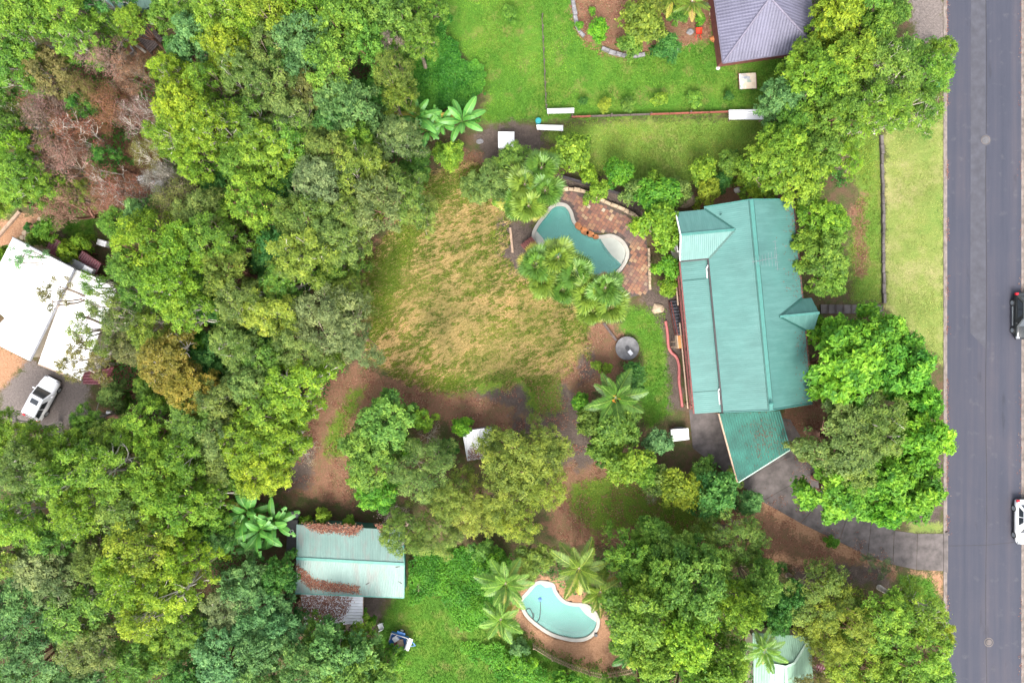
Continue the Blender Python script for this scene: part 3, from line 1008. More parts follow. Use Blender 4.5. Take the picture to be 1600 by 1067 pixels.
for sgn in (-1, 1):
    MB().bar(hl(-3.85, sgn * (GY + .02), EL + .01), hl(0, sgn * (GY + .02), RZ + .01), 0.08, 0.14).build('barge_board', M['teal_trim'], rt)
    MB().bar(hl(4.62, sgn * (GY + .02), ER + .01), hl(0, sgn * (GY + .02), RZ + .01), 0.08, 0.14).build('barge_board', M['teal_trim'], rt)
for yb, zb in ((4.84, EL), (9.42, EL)):
    MB().bar(hl(-6.57, yb, zb + .02), hl(-6.57, 7.13, 5.93), 0.08, 0.2).build('barge_board', M['white'], rt)
for a, b in (((4.70, -GY, ER - .07), (4.70, -2.75, ER - .07)), ((4.70, 0.3, ER - .07), (4.70, GY, ER - .07)), ((-3.93, -GY, EL - .07), (-3.93, 4.82, EL - .07)),
             ((-6.41, -GY, 4.05), (-6.41, 4.83, 4.05)), ((-6.5, 4.78, EL - .06), (-3.95, 4.78, EL - .06))):
    MB().bar(hl(*a), hl(*b), 0.13, 0.11).build('gutter', M['gutter'] if a[0] != -6.41 else M['maroon_timber'], house)
for (a, b, c_) in (((-3.98, 4.2, EL - .05), (-4.1, 3.9, 4.64), (-4.1, 3.0, 4.64)), ((-3.98, -7.4, EL - .05), (-4.05, -7.6, 4.64), (-4.05, -8.9, 4.64))):
    MB().tube([hl(*a), hl(*b), hl(*c_)], 0.055, 8).build('downpipe', M['white'], house)
MB().cyl(hl(-0.05, -9.0, 0), 0.12, 6.5, 7.0, 14).cyl(hl(-0.05, -9.0, 0), 0.19, 7.0, 7.12, 14, 0.06).build('vent_pipe', M['teal_trim'], house)
MB().cyl(hl(-2.6, 8.7, 0), 0.05, 5.4, 5.85, 10).build('vent_pipe', M['teal_dark'], house)
# tv antenna on the ridge
an = MB().tube([hl(0.02, 3.95, 6.5), hl(0.02, 3.95, 8.1)], 0.025, 6)
an.build('antenna_mast', M['metal_grey'], house)
am = MB()
am.tube([hl(-1.0, 3.85, 8.05), hl(1.25, 4.05, 8.05)], 0.018, 5)
for k in range(8):
    x = -0.9 + k * 0.28
    ln = 0.30 + 0.06 * k
    am.tube([hl(x, 3.93 - ln, 8.07), hl(x, 3.93 + ln, 8.07)], 0.011, 4)
am.tube([hl(1.2, 2.9, 8.08), hl(1.2, 5.6, 8.08)], 0.016, 4)
for k in range(5):
    am.tube([hl(0.98, 3.0 + k * .62, 8.09), hl(1.42, 3.0 + k * .62, 8.09)], 0.010, 4)
am.build('antenna_array', M['metal_grey'], house)
# verandah deck, posts and rail
dk = MB().prism([h2(-6.2, -9.2), h2(-3.36, -9.2), h2(-3.36, 4.75), h2(-6.2, 4.75)], 2.0, 2.15).build('verandah_deck', M['timber'], house)
for y in np.linspace(-9.0, 4.6, 6):
    MB().box(hl(-6.12, y, 2.02), (0.11, 0.11, 4.05), HA).build('post', M['maroon_timber'], house)
rl = MB().bar(hl(-6.42, -9.3, 3.12), hl(-6.42, 4.75, 3.12), 0.16, 0.07).build('handrail', M['maroon_timber'], house)
bal = MB()
for y in np.arange(-9.2, 4.7, 0.16):
    bal.box(hl(-6.40, y, 2.62), (0.04, 0.04, 0.98), HA)
o = bal.build('balusters', M['maroon_timber'], house); o['kind'] = 'stuff'
MB().bar(hl(-6.46, -9.3, 2.1), hl(-6.46, -0.9, 2.1), 0.10, 0.22).build('deck_beam', M['wall_tan'], house)
MB().bar(hl(-6.46, 0.8, 2.1), hl(-6.46, 4.75, 2.1), 0.10, 0.22).build('deck_beam', M['wall_tan'], house)
# staircase on the yard side
st = empty('staircase', (0, 0, 0)); st.parent = house
A, B = np.array(P(1052.5, 472, 0.15)), np.array(P(1062.5, 523, 2.05))
dirv = (B - A); dirv[2] = 0; ln = np.linalg.norm(dirv); dirv /= ln
sd = np.array((-dirv[1], dirv[0], 0))
ang = math.atan2(dirv[1], dirv[0])
NST = 11
for k in range(NST):
    c = A + (B - A) * k / (NST - 1)
    MB().bbox((c[0], c[1], c[2]), (0.27, 0.80, 0.05), ang, 0.008).build('step', M['tread'], st)
for s_ in (-1, 1):
    MB().bar(A + sd * 0.45 * s_ + (0, 0, -0.2) - dirv * .1, B + sd * 0.45 * s_ + (0, 0, -0.08), 0.06, 0.28).build('stringer', M['maroon_timber'], st)
MB().bar(A - sd * 0.47 + (0, 0, 0.95) , B - sd * 0.47 + (0, 0, 0.95), 0.11, 0.06).build('stair_rail', M['maroon_timber'], st)
MB().bar(A + sd * 0.47 + dirv * 1.1 + (0, 0, 1.65), B + sd * 0.47 + (0, 0, 0.95), 0.08, 0.05).build('stair_rail', M['white'], st)
for f in (0.02, 0.98):
    c = A + (B - A) * f - sd * 0.47
    MB().box((c[0], c[1], c[2] + 0.35), (0.08, 0.08, 1.2), ang).build('newel', M['maroon_timber'], st)
Lc = P(1063.5, 534, 2.1)
MB().box((Lc[0], Lc[1], 2.06), (0.95, 1.25, 0.1), HA).build('landing', M['timber_orange'], st)
MB().box((Lc[0] - 0.42, Lc[1], 1.0), (0.12, 0.12, 2.0), HA).box((Lc[0] - 0.42, Lc[1] - .5, 1.0), (0.12, 0.12, 2.0), HA).build('landing_posts', M['wall_tan'], st)
MB().box((Lc[0] - 0.50, Lc[1], 2.55), (0.06, 1.25, 0.9), HA).build('landing_rail', M['wall_tan'], st)
# porch posts and steps under the front gable
for y in (-2.5, 0.1):
    MB().box(hl(5.3, y, 2.2), (0.14, 0.14, 4.6), HA).build('porch_post', M['white'], house)
MB().prism([h2(4.11, -2.6), h2(5.45, -2.6), h2(5.45, 0.2), h2(4.11, 0.2)], -0.1, 1.6).build('porch_floor', M['concrete'], house)
# low concrete footing path on the yard side
fp = MB().prism(ccw([P2(1069, 545), P2(1076, 545), P2(1083, 632), P2(1077, 632)]), -0.1, 0.06).build('footpath', M['concrete_lt'], kind='structure')

r = np.random.default_rng(9)
n = 520
yy_ = np.concatenate([r.uniform(-9.5, -2.8, n // 2), r.uniform(.4, 9.5, n // 2)])
xx_ = np.where(r.random(n) < .6, 4.68 + r.normal(0, .03, n), 4.62 - np.abs(r.normal(0, .7, n)))
pts = np.array([hl(a, b, (RZ - KS * a + .03) if a < 4.62 else ER + .0) for a, b in zip(xx_, yy_)])
nn = np.tile((0.35, 0, 1.0), (n, 1)) + r.normal(0, .25, (n, 3)); nn /= np.linalg.norm(nn, axis=1, keepdims=True)
o = quads_object('fallen_leaves', leaf_quads(pts, nn, .15, .07, r), r.random(n) * .7, M['litter_leaf'])
tag(o, 'brown fallen leaves along the front gutter of the teal roof', 'leaves', None, 'stuff')

# ------------------------------------------------------------------ carport
cz = 3.0
cq = [P(1124, 646, cz + .1), P(1217, 642, cz + .1), P(1234, 702, cz - .15), P(1153, 753, cz - .15)]
carport = empty('carport', (cq[0][0] + 3, cq[0][1] - 3, 0), 'carport with corrugated dark green roof over the driveway', 'carport')
Ld = np.array(cq[3]) - np.array(cq[0]); Ld /= np.linalg.norm(Ld[:2])
# ribs run parallel to the long left edge; each end cut square to the quad's front and back edges
m = MB()
nrib = 96
prev = None
for k in range(nrib + 1):
    f = k / nrib
    a = np.array(cq[0]) * (1 - f) + np.array(cq[1]) * f
    b = np.array(cq[3]) * (1 - f) + np.array(cq[2]) * f
    zz = 0.055 if k % 4 in (1, 2) else 0.0
    cur = (a + (0, 0, zz), b + (0, 0, zz))
    if prev is not None:
        m.add([prev[0], prev[1], cur[1], cur[0]], [(0, 1, 2, 3)])
    prev = cur
m.build('roof_sheet', M['carport'], carport)
MB().bar(np.array(cq[0]) + (-.07, 0, -.05), np.array(cq[3]) + (-.07, 0, -.05), 0.12, 0.22).build('beam', M['wall_tan'], carport)
MB().bar(np.array(cq[1]) + (.05, 0, -.05), np.array(cq[2]) + (.05, 0, -.05), 0.08, 0.16).build('beam', M['teal_trim'], carport)
MB().bar(np.array(cq[3]) + (0, -.06, -.03), np.array(cq[2]) + (0, -.06, -.03), 0.1, 0.16).build('fascia', M['mint_trim'], carport)
for c in cq:
    d = np.array(c) + (np.mean(np.array(cq), 0) - np.array(c)) * 0.06
    MB().box((d[0], d[1], c[2] / 2 - .1), (0.1, 0.1, c[2] + .1)).build('post', M['wall_tan'], carport)
for f in (0.25, 0.5, 0.75):
    a = np.array(cq[0]) * (1 - f) + np.array(cq[3]) * f + (0, 0, -.07)
    b = np.array(cq[1]) * (1 - f) + np.array(cq[2]) * f + (0, 0, -.07)
    MB().bar(a, b, 0.06, 0.1).build('batten', M['timber'], carport)
# leaves lying on the carport roof
r = np.random.default_rng(5)
n = 230
u, v = np.clip(r.normal(0.66, 0.17, n), .02, .98), np.clip(r.normal(0.52, 0.22, n), .02, .98)
q = [np.array(c) for c in cq]
pts = ((1 - u) * (1 - v))[:, None] * q[0] + (u * (1 - v))[:, None] * q[1] + (u * v)[:, None] * q[2] + ((1 - u) * v)[:, None] * q[3] + (0, 0, .07)
nn = np.tile((0, 0, 1.0), (n, 1)) + r.normal(0, .25, (n, 3)); nn /= np.linalg.norm(nn, axis=1, keepdims=True)
o = quads_object('fallen_leaves', leaf_quads(pts, nn, .16, .07, r), r.random(n) * .4, M['litter_leaf'])
tag(o, 'brown fallen leaves scattered on the carport roof', 'leaves', None, 'stuff')

# ------------------------------------------------------------------ neighbour's house with the tiled hip roof
ez, az = 3.0, 5.6
cor = [P(1130, 98, ez), P(1277, 77, ez), P(1268, 0, ez), P(1117, 0, ez)]
bl, br = np.array(cor[0]), np.array(cor[1])
dl = np.array(P(1130, 98, ez)) - np.array(P(1117, 0, ez)); dl /= np.linalg.norm(dl)
apex = np.array(P(1203, -3, az))
tl, tr_ = bl - dl * 16, br - dl * 16
apex2 = apex - dl * 4.5
tiled = empty('tiled_house', ((bl[0] + br[0]) / 2, bl[1] + 5, 0), 'house with grey concrete tile hip roof at the edge of the green lawn', 'house')
inn = lambda p, q, d: tuple((np.array(p) + (np.array(q) - np.array(p)) / np.linalg.norm(np.array(q) - np.array(p)) * d)[:2])
ctr = (bl + br + tl + tr_) / 4
wl_ = [inn(p, ctr, 0.8) for p in (bl, br, tr_, tl)]
MB().prism(ccw(wl_), -0.1, ez - .05).build('wall', M['maroon_timber'], tiled)
rf = empty('roof', (0, 0, 0)); rf.parent = tiled


def tile_face(pts_eave0, pts_eave1, top0, top1, mat, n):
    """stepped courses between the eave line and the top line"""
    m = MB()
    a0, a1, t0, t1 = [np.array(p, float) for p in (pts_eave0, pts_eave1, top0, top1)]
    for k in range(n):
        f0, f1 = k / n, (k + 1) / n
        p0, p1 = a0 + (t0 - a0) * f0, a1 + (t1 - a1) * f0
        q0, q1 = a0 + (t0 - a0) * f1, a1 + (t1 - a1) * f1
        up0, up1 = np.array((0, 0, 0.035)), np.array((0, 0, 0.0))
        m.add([p0 + up0, p1 + up0, q1 + up1, q0 + up1, p0, p1], [(0, 1, 2, 3), (0, 4, 5, 1)])
    o = m.build('tile_courses', mat, rf)
    o['kind'] = 'stuff'
    return o


nc = 17
tile_face(bl, br, apex, apex + (.01, 0, 0), M['roof_tile'], nc)
tile_face(br, tr_, apex, apex2, M['roof_tile_x'], nc)
tile_face(tl, bl, apex2, apex, M['roof_tile_x'], nc)
tile_face(tr_, tl, apex2 + (.01, 0, 0), apex2, M['roof_tile'], nc)
for p, q_ in ((bl, apex), (br, apex), (tl, apex2), (tr_, apex2), (apex, apex2)):
    MB().tube([p + (0, 0, .03), q_ + (0, 0, .05)], 0.10, 8).build('hip_cap', M['tile_ridge'], rf)
for p, q_ in ((bl, br), (br, tr_), (tl, bl)):
    MB().bar(p + (0, 0, -.1), q_ + (0, 0, -.1), 0.16, 0.12).build('gutter', M['tile_ridge'] if p is not bl or True else M['gutter'], tiled)
for f in (0.25, 0.7):
    c = bl * (1 - f) + br * f
    MB().box((c[0], c[1] + 0.95, 1.5), (1.6, 0.1, 1.1), -0.1).build('window', M['glass'], tiled)

# ------------------------------------------------------------------ white-roofed house by the left edge
wh = empty('white_house', P(60, 480), 'house with bright white metal roofs under overhanging gum branches', 'house')
z1, z2 = 4.3, 3.6
r1 = [P(20, 372, z1), P(117, 421, z1), P(47, 564, z1), P(-5, 538, z1), P(-5, 510, z1), P(8, 497, z1), P(-12, 480, z1), P(-30, 470, z1)]
# main skillion tilts up to the yard side
MB().slab([(p[0], p[1], z1 + 0.0) for p in reversed(r1)], 0.12).build('roof_sheet', M['white_roof'], wh)
r2 = [P(112, 419, z2), P(150, 434, z2), P(182, 452, z2), P(126, 594, z2), P(60, 568, z2)]
MB().slab([tuple(p) for p in reversed(r2)], 0.10).build('lower_roof_sheet', M['white_roof'], wh)
inset = lambda poly, d: [tuple(np.array(p[:2]) + (np.mean([q[:2] for q in poly], 0) - np.array(p[:2])) * d) for p in poly]
MB().prism(ccw(inset(r1, .07)), -0.1, z1 - .13).build('wall', M['wall_cream'], wh)
MB().prism(ccw(inset(r2, .12)), -0.1, z2 - .11).build('lower_wall', M['wall_cream'], wh)
MB().bar(P(117, 421, z1 - .02), P(47, 564, z1 - .02), 0.16, 0.16).build('gutter', M['metal_grey'], wh)
MB().bar(P(20, 371, z1 - .04), P(117, 420, z1 - .04), 0.10, 0.2).build('fascia', M['metal_grey'], wh)
MB().bar(P(126, 595, z2 - .04), P(60, 569, z2 - .04), 0.08, 0.16).build('fascia', M['wall_tan'], wh)
c = P(135, 444, z2); MB().cyl(c, .14, z2 - .02, z2 + .35, 12).build('vent_pipe', M['black'], wh)
c = P(8, 531, z1); MB().cyl(c, .07, z1 - .02, z1 + .3, 10).build('vent_pipe', M['metal_grey'], wh)
MB().box((P(112, 410, 2.9)[0], P(112, 410, 2.9)[1], 2.85), (2.6, 0.8, 0.1), math.radians(-27)).build('awning', M['metal_grey'], wh)
MB().bbox((P(137, 421, 3)[0], P(137, 421, 3)[1], 2.75), (0.95, 0.5, 0.5), math.radians(-27)).build('roof_box', M['white_metal'], wh)


def corr_sheet(name, quad, mat, parent=None, pitch=0.16, amp=0.02, origin=None):
    """corrugated sheet over a 3d quad q0,q1,q2,q3: ribs run from edge q0q1 to edge q3q2"""
    q = [np.array(p, float) for p in quad]
    n = max(4, int(np.linalg.norm(q[1] - q[0]) / pitch * 4))
    m = MB()
    prev = None
    for k in range(n + 1):
        f = k / n
        a, b = q[0] * (1 - f) + q[1] * f, q[3] * (1 - f) + q[2] * f
        zz = amp * math.sin(k * math.pi / 2)
        cur = (a + (0, 0, zz), b + (0, 0, zz))
        if prev is not None:
            m.add([prev[0], prev[1], cur[1], cur[0]], [(0, 1, 2, 3)])
        prev = cur
    return m.build(name, mat, parent, origin=origin)


def awning(name, label, quad, zt, mat, n_posts=4):
    c = np.mean(np.array(quad), 0)
    root = empty(name, (c[0], c[1], 0), label, 'pergola')
    corr_sheet('roof_sheet', quad, mat, root, 0.25, 0.03)
    for p in quad:
        d = np.array(p) + (c - np.array(p)) * 0.08
        MB().box((d[0], d[1], d[2] / 2 - .04), (0.09, 0.09, d[2] - .04)).build('post', M['maroon_timber'], root)
    for i in (0, 2):
        MB().bar(np.array(quad[i]) + (0, 0, -.08), np.array(quad[i + 1]) + (0, 0, -.08), .07, .12).build('beam', M['maroon_timber'], root)
    return root


awning('pergola', 'maroon corrugated awning beside the upper edge of the white roof', [P(70, 392, 2.5), P(101, 407, 2.5), P(112, 388, 2.6), P(80, 370, 2.6)], 2.5, M['maroon'])
awning('pergola', 'maroon awning half hidden by gum foliage at the upper corner of the white house', [P(118, 407, 2.4), P(150, 428, 2.4), P(158, 412, 2.4), P(128, 392, 2.4)], 2.5, M['maroon'])
awning('pergola', 'pair-pitched maroon awning sheet below the lower white roof corner', [P(129, 580, 2.4), P(130, 600, 2.4), P(158, 601, 2.5), P(153, 577, 2.5)], 2.5, M['maroon'])
awning('pergola', 'narrow steep maroon awning at the outer lower corner of the white house', [P(160, 577, 2.6), P(159, 604, 2.6), P(166, 600, 2.2), P(177, 573, 2.2)], 2.5, M['maroon'])
awning('pergola', 'small maroon roof corner showing between tree crowns above the white house', [P(194, 432, 2.4), P(194, 440, 2.4), P(206, 440, 2.4), P(206, 430, 2.4)], 2.4, M['maroon'])

# ------------------------------------------------------------------ faded green shed with lean-to
shed = empty('shed', P(548, 878), 'long shed with faded pale green metal roof and rust-red leaf litter', 'shed')
ze, zr = 2.7, 3.35
c0, c1, c2, c3 = [np.array(p) for p in (P(463, 819, ze), P(628, 828, ze), P(631, 933, ze), P(461, 926, ze))]
ra, rb = np.array(P(463, 872, zr)), np.array(P(631.5, 881, zr))
MB().slab([c0, ra, rb, c1], .07).build('roof_sheet', M['roof_shed'], shed)
MB().slab([ra, c3, c2, rb], .07).build('roof_sheet', M['roof_shed'], shed)
MB().bar(ra + (0, 0, .03), rb + (0, 0, .03), 0.26, 0.05).build('ridge_cap', M['shed_trim'], shed)
ib = [c0 + (.2, -.2, 0), c1 + (-.15, -.2, 0), c2 + (-.15, .2, 0), c3 + (.2, .2, 0)]
MB().prism(ccw([tuple(p[:2]) for p in ib]), -0.1, ze - .1).build('wall', M['shed_trim'], shed)
a_, b_, c_ = c1 + (-.15, -.2, -.1), c2 + (-.15, .2, -.1), rb + (-.15, 0, -.12)
MB().add([a_, b_, c_, a_ + (-.1, 0, 0), b_ + (-.1, 0, 0), c_ + (-.1, 0, 0)], [(2, 1, 0), (3, 4, 5), (0, 1, 4, 3), (1, 2, 5, 4), (2, 0, 3, 5)]).build('gable_wall', M['shed_trim'], shed)
for p, q_ in ((c1, rb), (c2, rb)):
    MB().bar(p + (.03, 0, 0), q_ + (.03, 0, 0.02), .06, .14).build('barge_board', M['shed_trim'], shed)
MB().bar(c3 + (0, -.05, -.05), c2 + (0, -.05, -.05), .11, .10).build('gutter', M['shed_trim'], shed)
for (px, py, aa) in ((574, 912, .5), (625, 910, -.6), (622, 884, .2)):
    p = P(px, py, 3.05)
    zz = ze + (zr - ze) * (1 - abs(py - 878) / 54)
    MB().bar((p[0] - .22 * math.cos(aa), p[1] - .22 * math.sin(aa), zz + .03), (p[0] + .22 * math.cos(aa), p[1] + .22 * math.sin(aa), zz + .03), .05, .05).build('roof_batten', M['timber_dark'], shed)
lean = empty('lean_to', P(515, 955), 'lean-to with white corrugated sheets buried under red leaf litter', 'lean-to')
lq = [P(567, 932, 2.45), P(567, 958, 2.1), P(468, 975, 2.1), P(468, 930, 2.45)]
lq = [P(567, 931, 2.5), P(567, 975, 2.2), P(475, 975, 2.2), P(470, 927, 2.5)]
corr_sheet('roof_sheet', [lq[0], lq[1], lq[2], lq[3]], M['white_metal'], lean, 0.30, 0.035)
for p in lq:
    d = np.array(p) + (np.mean(np.array(lq), 0) - np.array(p)) * .05
    MB().box((d[0], d[1], d[2] / 2 - .05), (.09, .09, d[2] - .05)).build('post', M['timber'], lean)
MB().bar(np.array(lq[0]) + (0, 0, -.09), np.array(lq[1]) + (0, 0, -.09), .08, .12).build('beam', M['timber'], lean)


def leaf_drift(name, label, polys, zf, n, seed, size=.15, pile=.05):
    r = np.random.default_rng(seed)
    pp = []
    for poly, w_ in polys:
        a = np.array(poly)
        lo, hi = a.min(0) - 5, a.max(0) + 5
        k = int(n * w_)
        q = lo + (hi - lo) * r.random((k * 4, 2))
        sd_ = sdist(q[:, 0], q[:, 1], poly)
        keep = sd_ + r.normal(0, 2.0, len(q)) > 0
        pp.append(q[keep][:k])
    pq = np.concatenate(pp)
    xyz = []
    for a, b in pq:
        z = zf(a, b)
        xyz.append(P(a, b, z + r.random() * pile))
    xyz = np.array(xyz)
    nn = np.tile((0, 0, 1.0), (len(xyz), 1)) + r.normal(0, .35, (len(xyz), 3)); nn /= np.linalg.norm(nn, axis=1, keepdims=True)
    o = quads_object(name, leaf_quads(xyz, nn, size, size * .5, r), r.random(len(xyz)), M['litter_leaf'])
    tag(o, label, 'leaves', None, 'stuff')


def shed_z(px, py):
    ym = 872 + (px - 463) * 9 / 168.5
    return ze + (zr - ze) * (1 - min(1, abs(py - ym) / 53)) + .02


leaf_drift('fallen_leaves', 'rust-red leaf litter drifted over the faded green shed roof', [
    ([(476, 818), (566, 823), (560, 832), (545, 836), (525, 830), (500, 831), (485, 826)], .35),
    ([(586, 819), (600, 822), (597, 832)], .05),
    ([(464, 884), (478, 893), (490, 906), (560, 917), (560, 925), (510, 922), (484, 918), (470, 905)], .6)], shed_z, 4200, 21)
leaf_drift('fallen_leaves', 'rust-red leaf litter covering the white lean-to sheets', [([(470, 928), (530, 930), (528, 950), (520, 976), (472, 976)], .6), ([(528, 932), (552, 934), (540, 960), (526, 974)], .12)],
           lambda a, b: 2.53 - .3 * (b - 929) / 46, 3600, 22)
# ------------------------------------------------------------------ little white-roofed shed
ss = empty('garden_shed', P(748, 693), 'small shed with dirty white corrugated roof among the olive trees', 'shed')
sq = [np.array(P(*p)) for p in ((722, 674, 2.3), (767.5, 667, 2.3), (773.5, 713, 2.05), (730, 720, 2.05))]
corr_sheet('roof_sheet', sq, M['white_metal'], ss, 0.19, 0.025)
cc = np.mean(sq, 0)
MB().prism(ccw([tuple((p + (cc - p) * .09)[:2]) for p in sq]), -.1, 1.98).build('wall', M['metal_grey'], ss)
leaf_drift('fallen_leaves', 'dark leaf litter in the grooves of the small white shed roof', [([(731, 704), (740, 699), (755, 703), (772, 699), (773, 711), (731, 719)], 1)], lambda a, b: 2.08 + .25 * (718 - b) / 48, 650, 23, .13, .02)

# ------------------------------------------------------------------ mint roof at the bottom edge
mz, mzr = 3.0, 4.5
mh_ = empty('mint_house', P(1228, 1090), 'house with pale mint metal roof, white ridge lines and small gablet', 'house')
g0, g1, rg = np.array(P(1205, 1037, 4.1)), np.array(P(1241, 1035, 4.1)), np.array(P(1227.5, 1041, mzr))
e0, e1 = np.array(P(1176, 988, mz)), np.array(P(1266, 994, mz))
down = np.array((0.35, -14.0, 0))
rg2 = rg + down
e2, e3 = e1 + down + (0.8, -2.0, 0), e0 + down + (0, -2.0, 0)
e2[2] = e3[2] = mz
e1b = np.array(P(1292, 1008, mz - .4))
MB().slab([e0, g0, g1, e1], .07).build('roof_sheet', M['roof_mint'], mh_)
MB().slab([e0, e3, rg2, rg, g0], .07).build('roof_sheet', M['roof_mint'], mh_)
MB().slab([e1, g1, rg, rg2, e2], .07).build('roof_sheet', M['roof_mint'], mh_)
MB().add([g0 + (0, -.05, 0), g1 + (0, -.05, 0), rg], [(0, 1, 2)]).build('gablet', M['teal_dark'], mh_)
for p, q_ in ((rg, rg2), (g0, e0), (g1, e1), (g0, rg), (g1, rg)):
    MB().bar(p + (0, 0, .04), q_ + (0, 0, .04), .22, .06).build('ridge_cap', M['mint_trim'], mh_)
ct = (e0 + e1 + e2 + e3) / 4
MB().prism(ccw([tuple((p + (ct - p) * .08)[:2]) for p in (e0, e1, e2, e3)]), -.1, mz - .12).build('wall', M['wall_cream'], mh_)
awning('pergola', 'dark red patio roof beside the pale mint roof', [P(1270, 1008, 2.3), P(1288, 1014, 2.3), P(1290, 1058, 2.3), P(1272, 1060, 2.3)], 2.3, M['maroon'])

# ------------------------------------------------------------------ pools
def pool(name, label, outline, ledges, zc=0.06, depth=-1.5):
    out = ccw(outline)
    cen = np.mean(np.array(out), 0)
    root = empty(name, (cen[0], cen[1], 0), label, 'pool')
    inner = outset(out, -0.34)
    outer = outset(out, 0.02)
    n = len(out)
    m = MB()
    mid = outset(out, -0.16)
    vs, fs = [], []
    rings = [(outer, -0.25), (outer, zc - .02), (outset(out, -0.03), zc), (outset(out, -0.30), zc), (inner, zc - .03), (inner, -0.3)]
    for ring, z in rings:
        vs += [(p[0], p[1], z) for p in ring]
    for k in range(len(rings) - 1):
        for i in range(n):
            j = (i + 1) % n
            fs.append((k * n + i, k * n + j, (k + 1) * n + j, (k + 1) * n + i))
    m.add(vs, fs)
    m.build('coping', M['coping'], root, smooth=False)
    s = MB()
    low = outset(out, -0.36)
    vs = [(p[0], p[1], -0.29) for p in inner] + [(p[0], p[1], depth) for p in low]
    s.add(vs, [(i, (i + 1) % n, n + (i + 1) % n, n + i) for i in range(n)] + [tuple(range(n, 2 * n))])
    s.build('shell', M['pool_shell'], root)
    for poly, z in ledges:
        MB().prism(ccw(poly), depth, z).build('ledge', M['pool_ledge'], root)
    w = MB().add([(p[0], p[1], -0.09) for p in outset(out, -0.33)], [tuple(range(n))])
    w.build('water', M['water'], root)
    return root


led1 = [P2(*q) for q in ((939, 372), (953, 371), (968, 377), (977, 389), (977.5, 402), (972, 413), (966, 408), (955, 398), (946, 386), (941, 378))]
led1b = [P2(*q) for q in ((833.5, 366), (838, 360), (855, 380), (850, 392), (842, 388))]
p1 = pool('swimming_pool', 'freeform turquoise pool with slate surround and fan palms', pool1, [([tuple(p) for p in catmull(led1, 3)], -0.083), (led1b, -.083)])
led2 = [P2(*q) for q in ((842, 910), (852, 909), (862, 913), (866, 917), (852, 918))]
led2b = [P2(*q) for q in ((903, 945), (915, 945), (922, 951), (931, 963), (932, 972), (915, 960))]
p2_ = pool('swimming_pool', 'kidney-shaped pale green pool ringed by tan gravel and picket fence', pool2, [(led2, -.083), (led2b, -.083)])
# pool cleaner hose curled in the water of the second pool
hp = [P(844, 937, -.06), P(844.5, 950, -.06), P(843, 965, -.06), P(838, 972, -.06), P(833, 968, -.06), P(832, 958, -.06), P(827, 950, -.06), P(822, 954, -.06), P(826, 962, -.06), P(833, 966, -.06), P(834, 957, -.06)]
tag(MB().tube([tuple(p) for p in catmull(hp, 5, False)], 0.035, 6).build('pool_hose', M['black'], smooth=True), 'thin dark hose curled on the water of the kidney-shaped pool', 'hose')
cl = P(844, 936, -.12)
tag(MB().cyl(cl, .22, -.16, -.04, 14).cyl(cl, .10, -.04, .05, 12).build('pool_cleaner', M['blue']), 'small blue pool cleaner at the end of the dark hose', 'pool cleaner')
sk = P(931, 991, .06)
tag(MB().cyl(sk, .17, .05, .22, 16).build('bucket', M['black']), 'small black tub on the rim of the kidney-shaped pool', 'tub')
# rock ledge beside the first pool
for k, (px, py, a, s) in enumerate(((903.5, 354, .9, 1.0), (913, 361, .6, 1.1), (922, 366, .4, .95), (931, 370, .2, .8))):
    c = P(px, py, .05)
    m = MB()
    n = 7
    rr = [random.uniform(.34, .44) * s for _ in range(n)]
    ca, sa = math.cos(-a), math.sin(-a)
    pp = []
    for i in range(n):
        t_ = 2 * math.pi * i / n
        x, y = rr[i] * 1.2 * math.cos(t_), rr[i] * .8 * math.sin(t_)
        pp.append((c[0] + x * ca - y * sa, c[1] + x * sa + y * ca))
    m.prism(pp, -.05, .14)
    tag(m.build('boulder', M['stone_orange']), ['dark orange flat boulder at the upper end of the pool rock ledge', 'largest orange boulder, second from the top of the pool rock ledge', 'third orange boulder down the pool rock ledge', 'smallest orange boulder at the lower end of the pool rock ledge'][k], 'boulder', 'boulders on the pool edge')

# slate paving around the first pool: a bed with separate slabs
deck_px = [(877, 297), (905, 302), (940, 318), (972, 334), (996, 346), (1008, 358), (1013, 400), (1016, 458), (986, 464), (966, 448), (958, 434), (982, 410), (984, 388), (972, 372), (955, 364), (930, 364), (905, 354), (896, 340), (889, 322), (872, 315)]
deck = empty('pool_deck', P(980, 380), None, None, None, 'structure')
dw = [P2(*q) for q in deck_px]
pool_hole = outset(pool1, .03)
MB().prism(ccw(dw), -.2, .022).build('paving_bed', M['grout'], deck)
r = np.random.default_rng(3)
tints, V = [], []
m = MB()
a = math.radians(-32)
gx = np.arange(-9, 9, .36)
cen = np.array(P2(950, 375))
pv_t = []
for i, u in enumerate(gx):
    off = r.random() * .36
    for v in np.arange(-9, 9, .36):
        ww, hh = .36, .36
        x, y = u + .18, v + off
        q = []
        for dx, dy in ((-.163, -.163), (.163, -.163), (.163, .163), (-.163, .163)):
            lx, ly = x + dx + r.normal(0, .008), y + dy + r.normal(0, .008)
            q.append((cen[0] + lx * math.cos(a) - ly * math.sin(a), cen[1] + lx * math.sin(a) + ly * math.cos(a)))
        c = np.mean(q, 0)
        if sdist(np.array([c[0]]), np.array([c[1]]), dw)[0] < .14 or sdist(np.array([c[0]]), np.array([c[1]]), pool_hole)[0] > -.2:
            continue
        zt = .05 + r.normal(0, .004)
        m.prism(q, .0, zt)
        pv_t.append(float(np.clip(r.normal(.46, .2), 0, 1)))
ob = m.build('slate_pavers', M['slate'], deck)
ob['kind'] = 'stuff'
at = ob.data.attributes.new('tint', 'FLOAT', 'POINT')
at.data.foreach_set('value', np.repeat(np.array(pv_t, np.float32), 8))


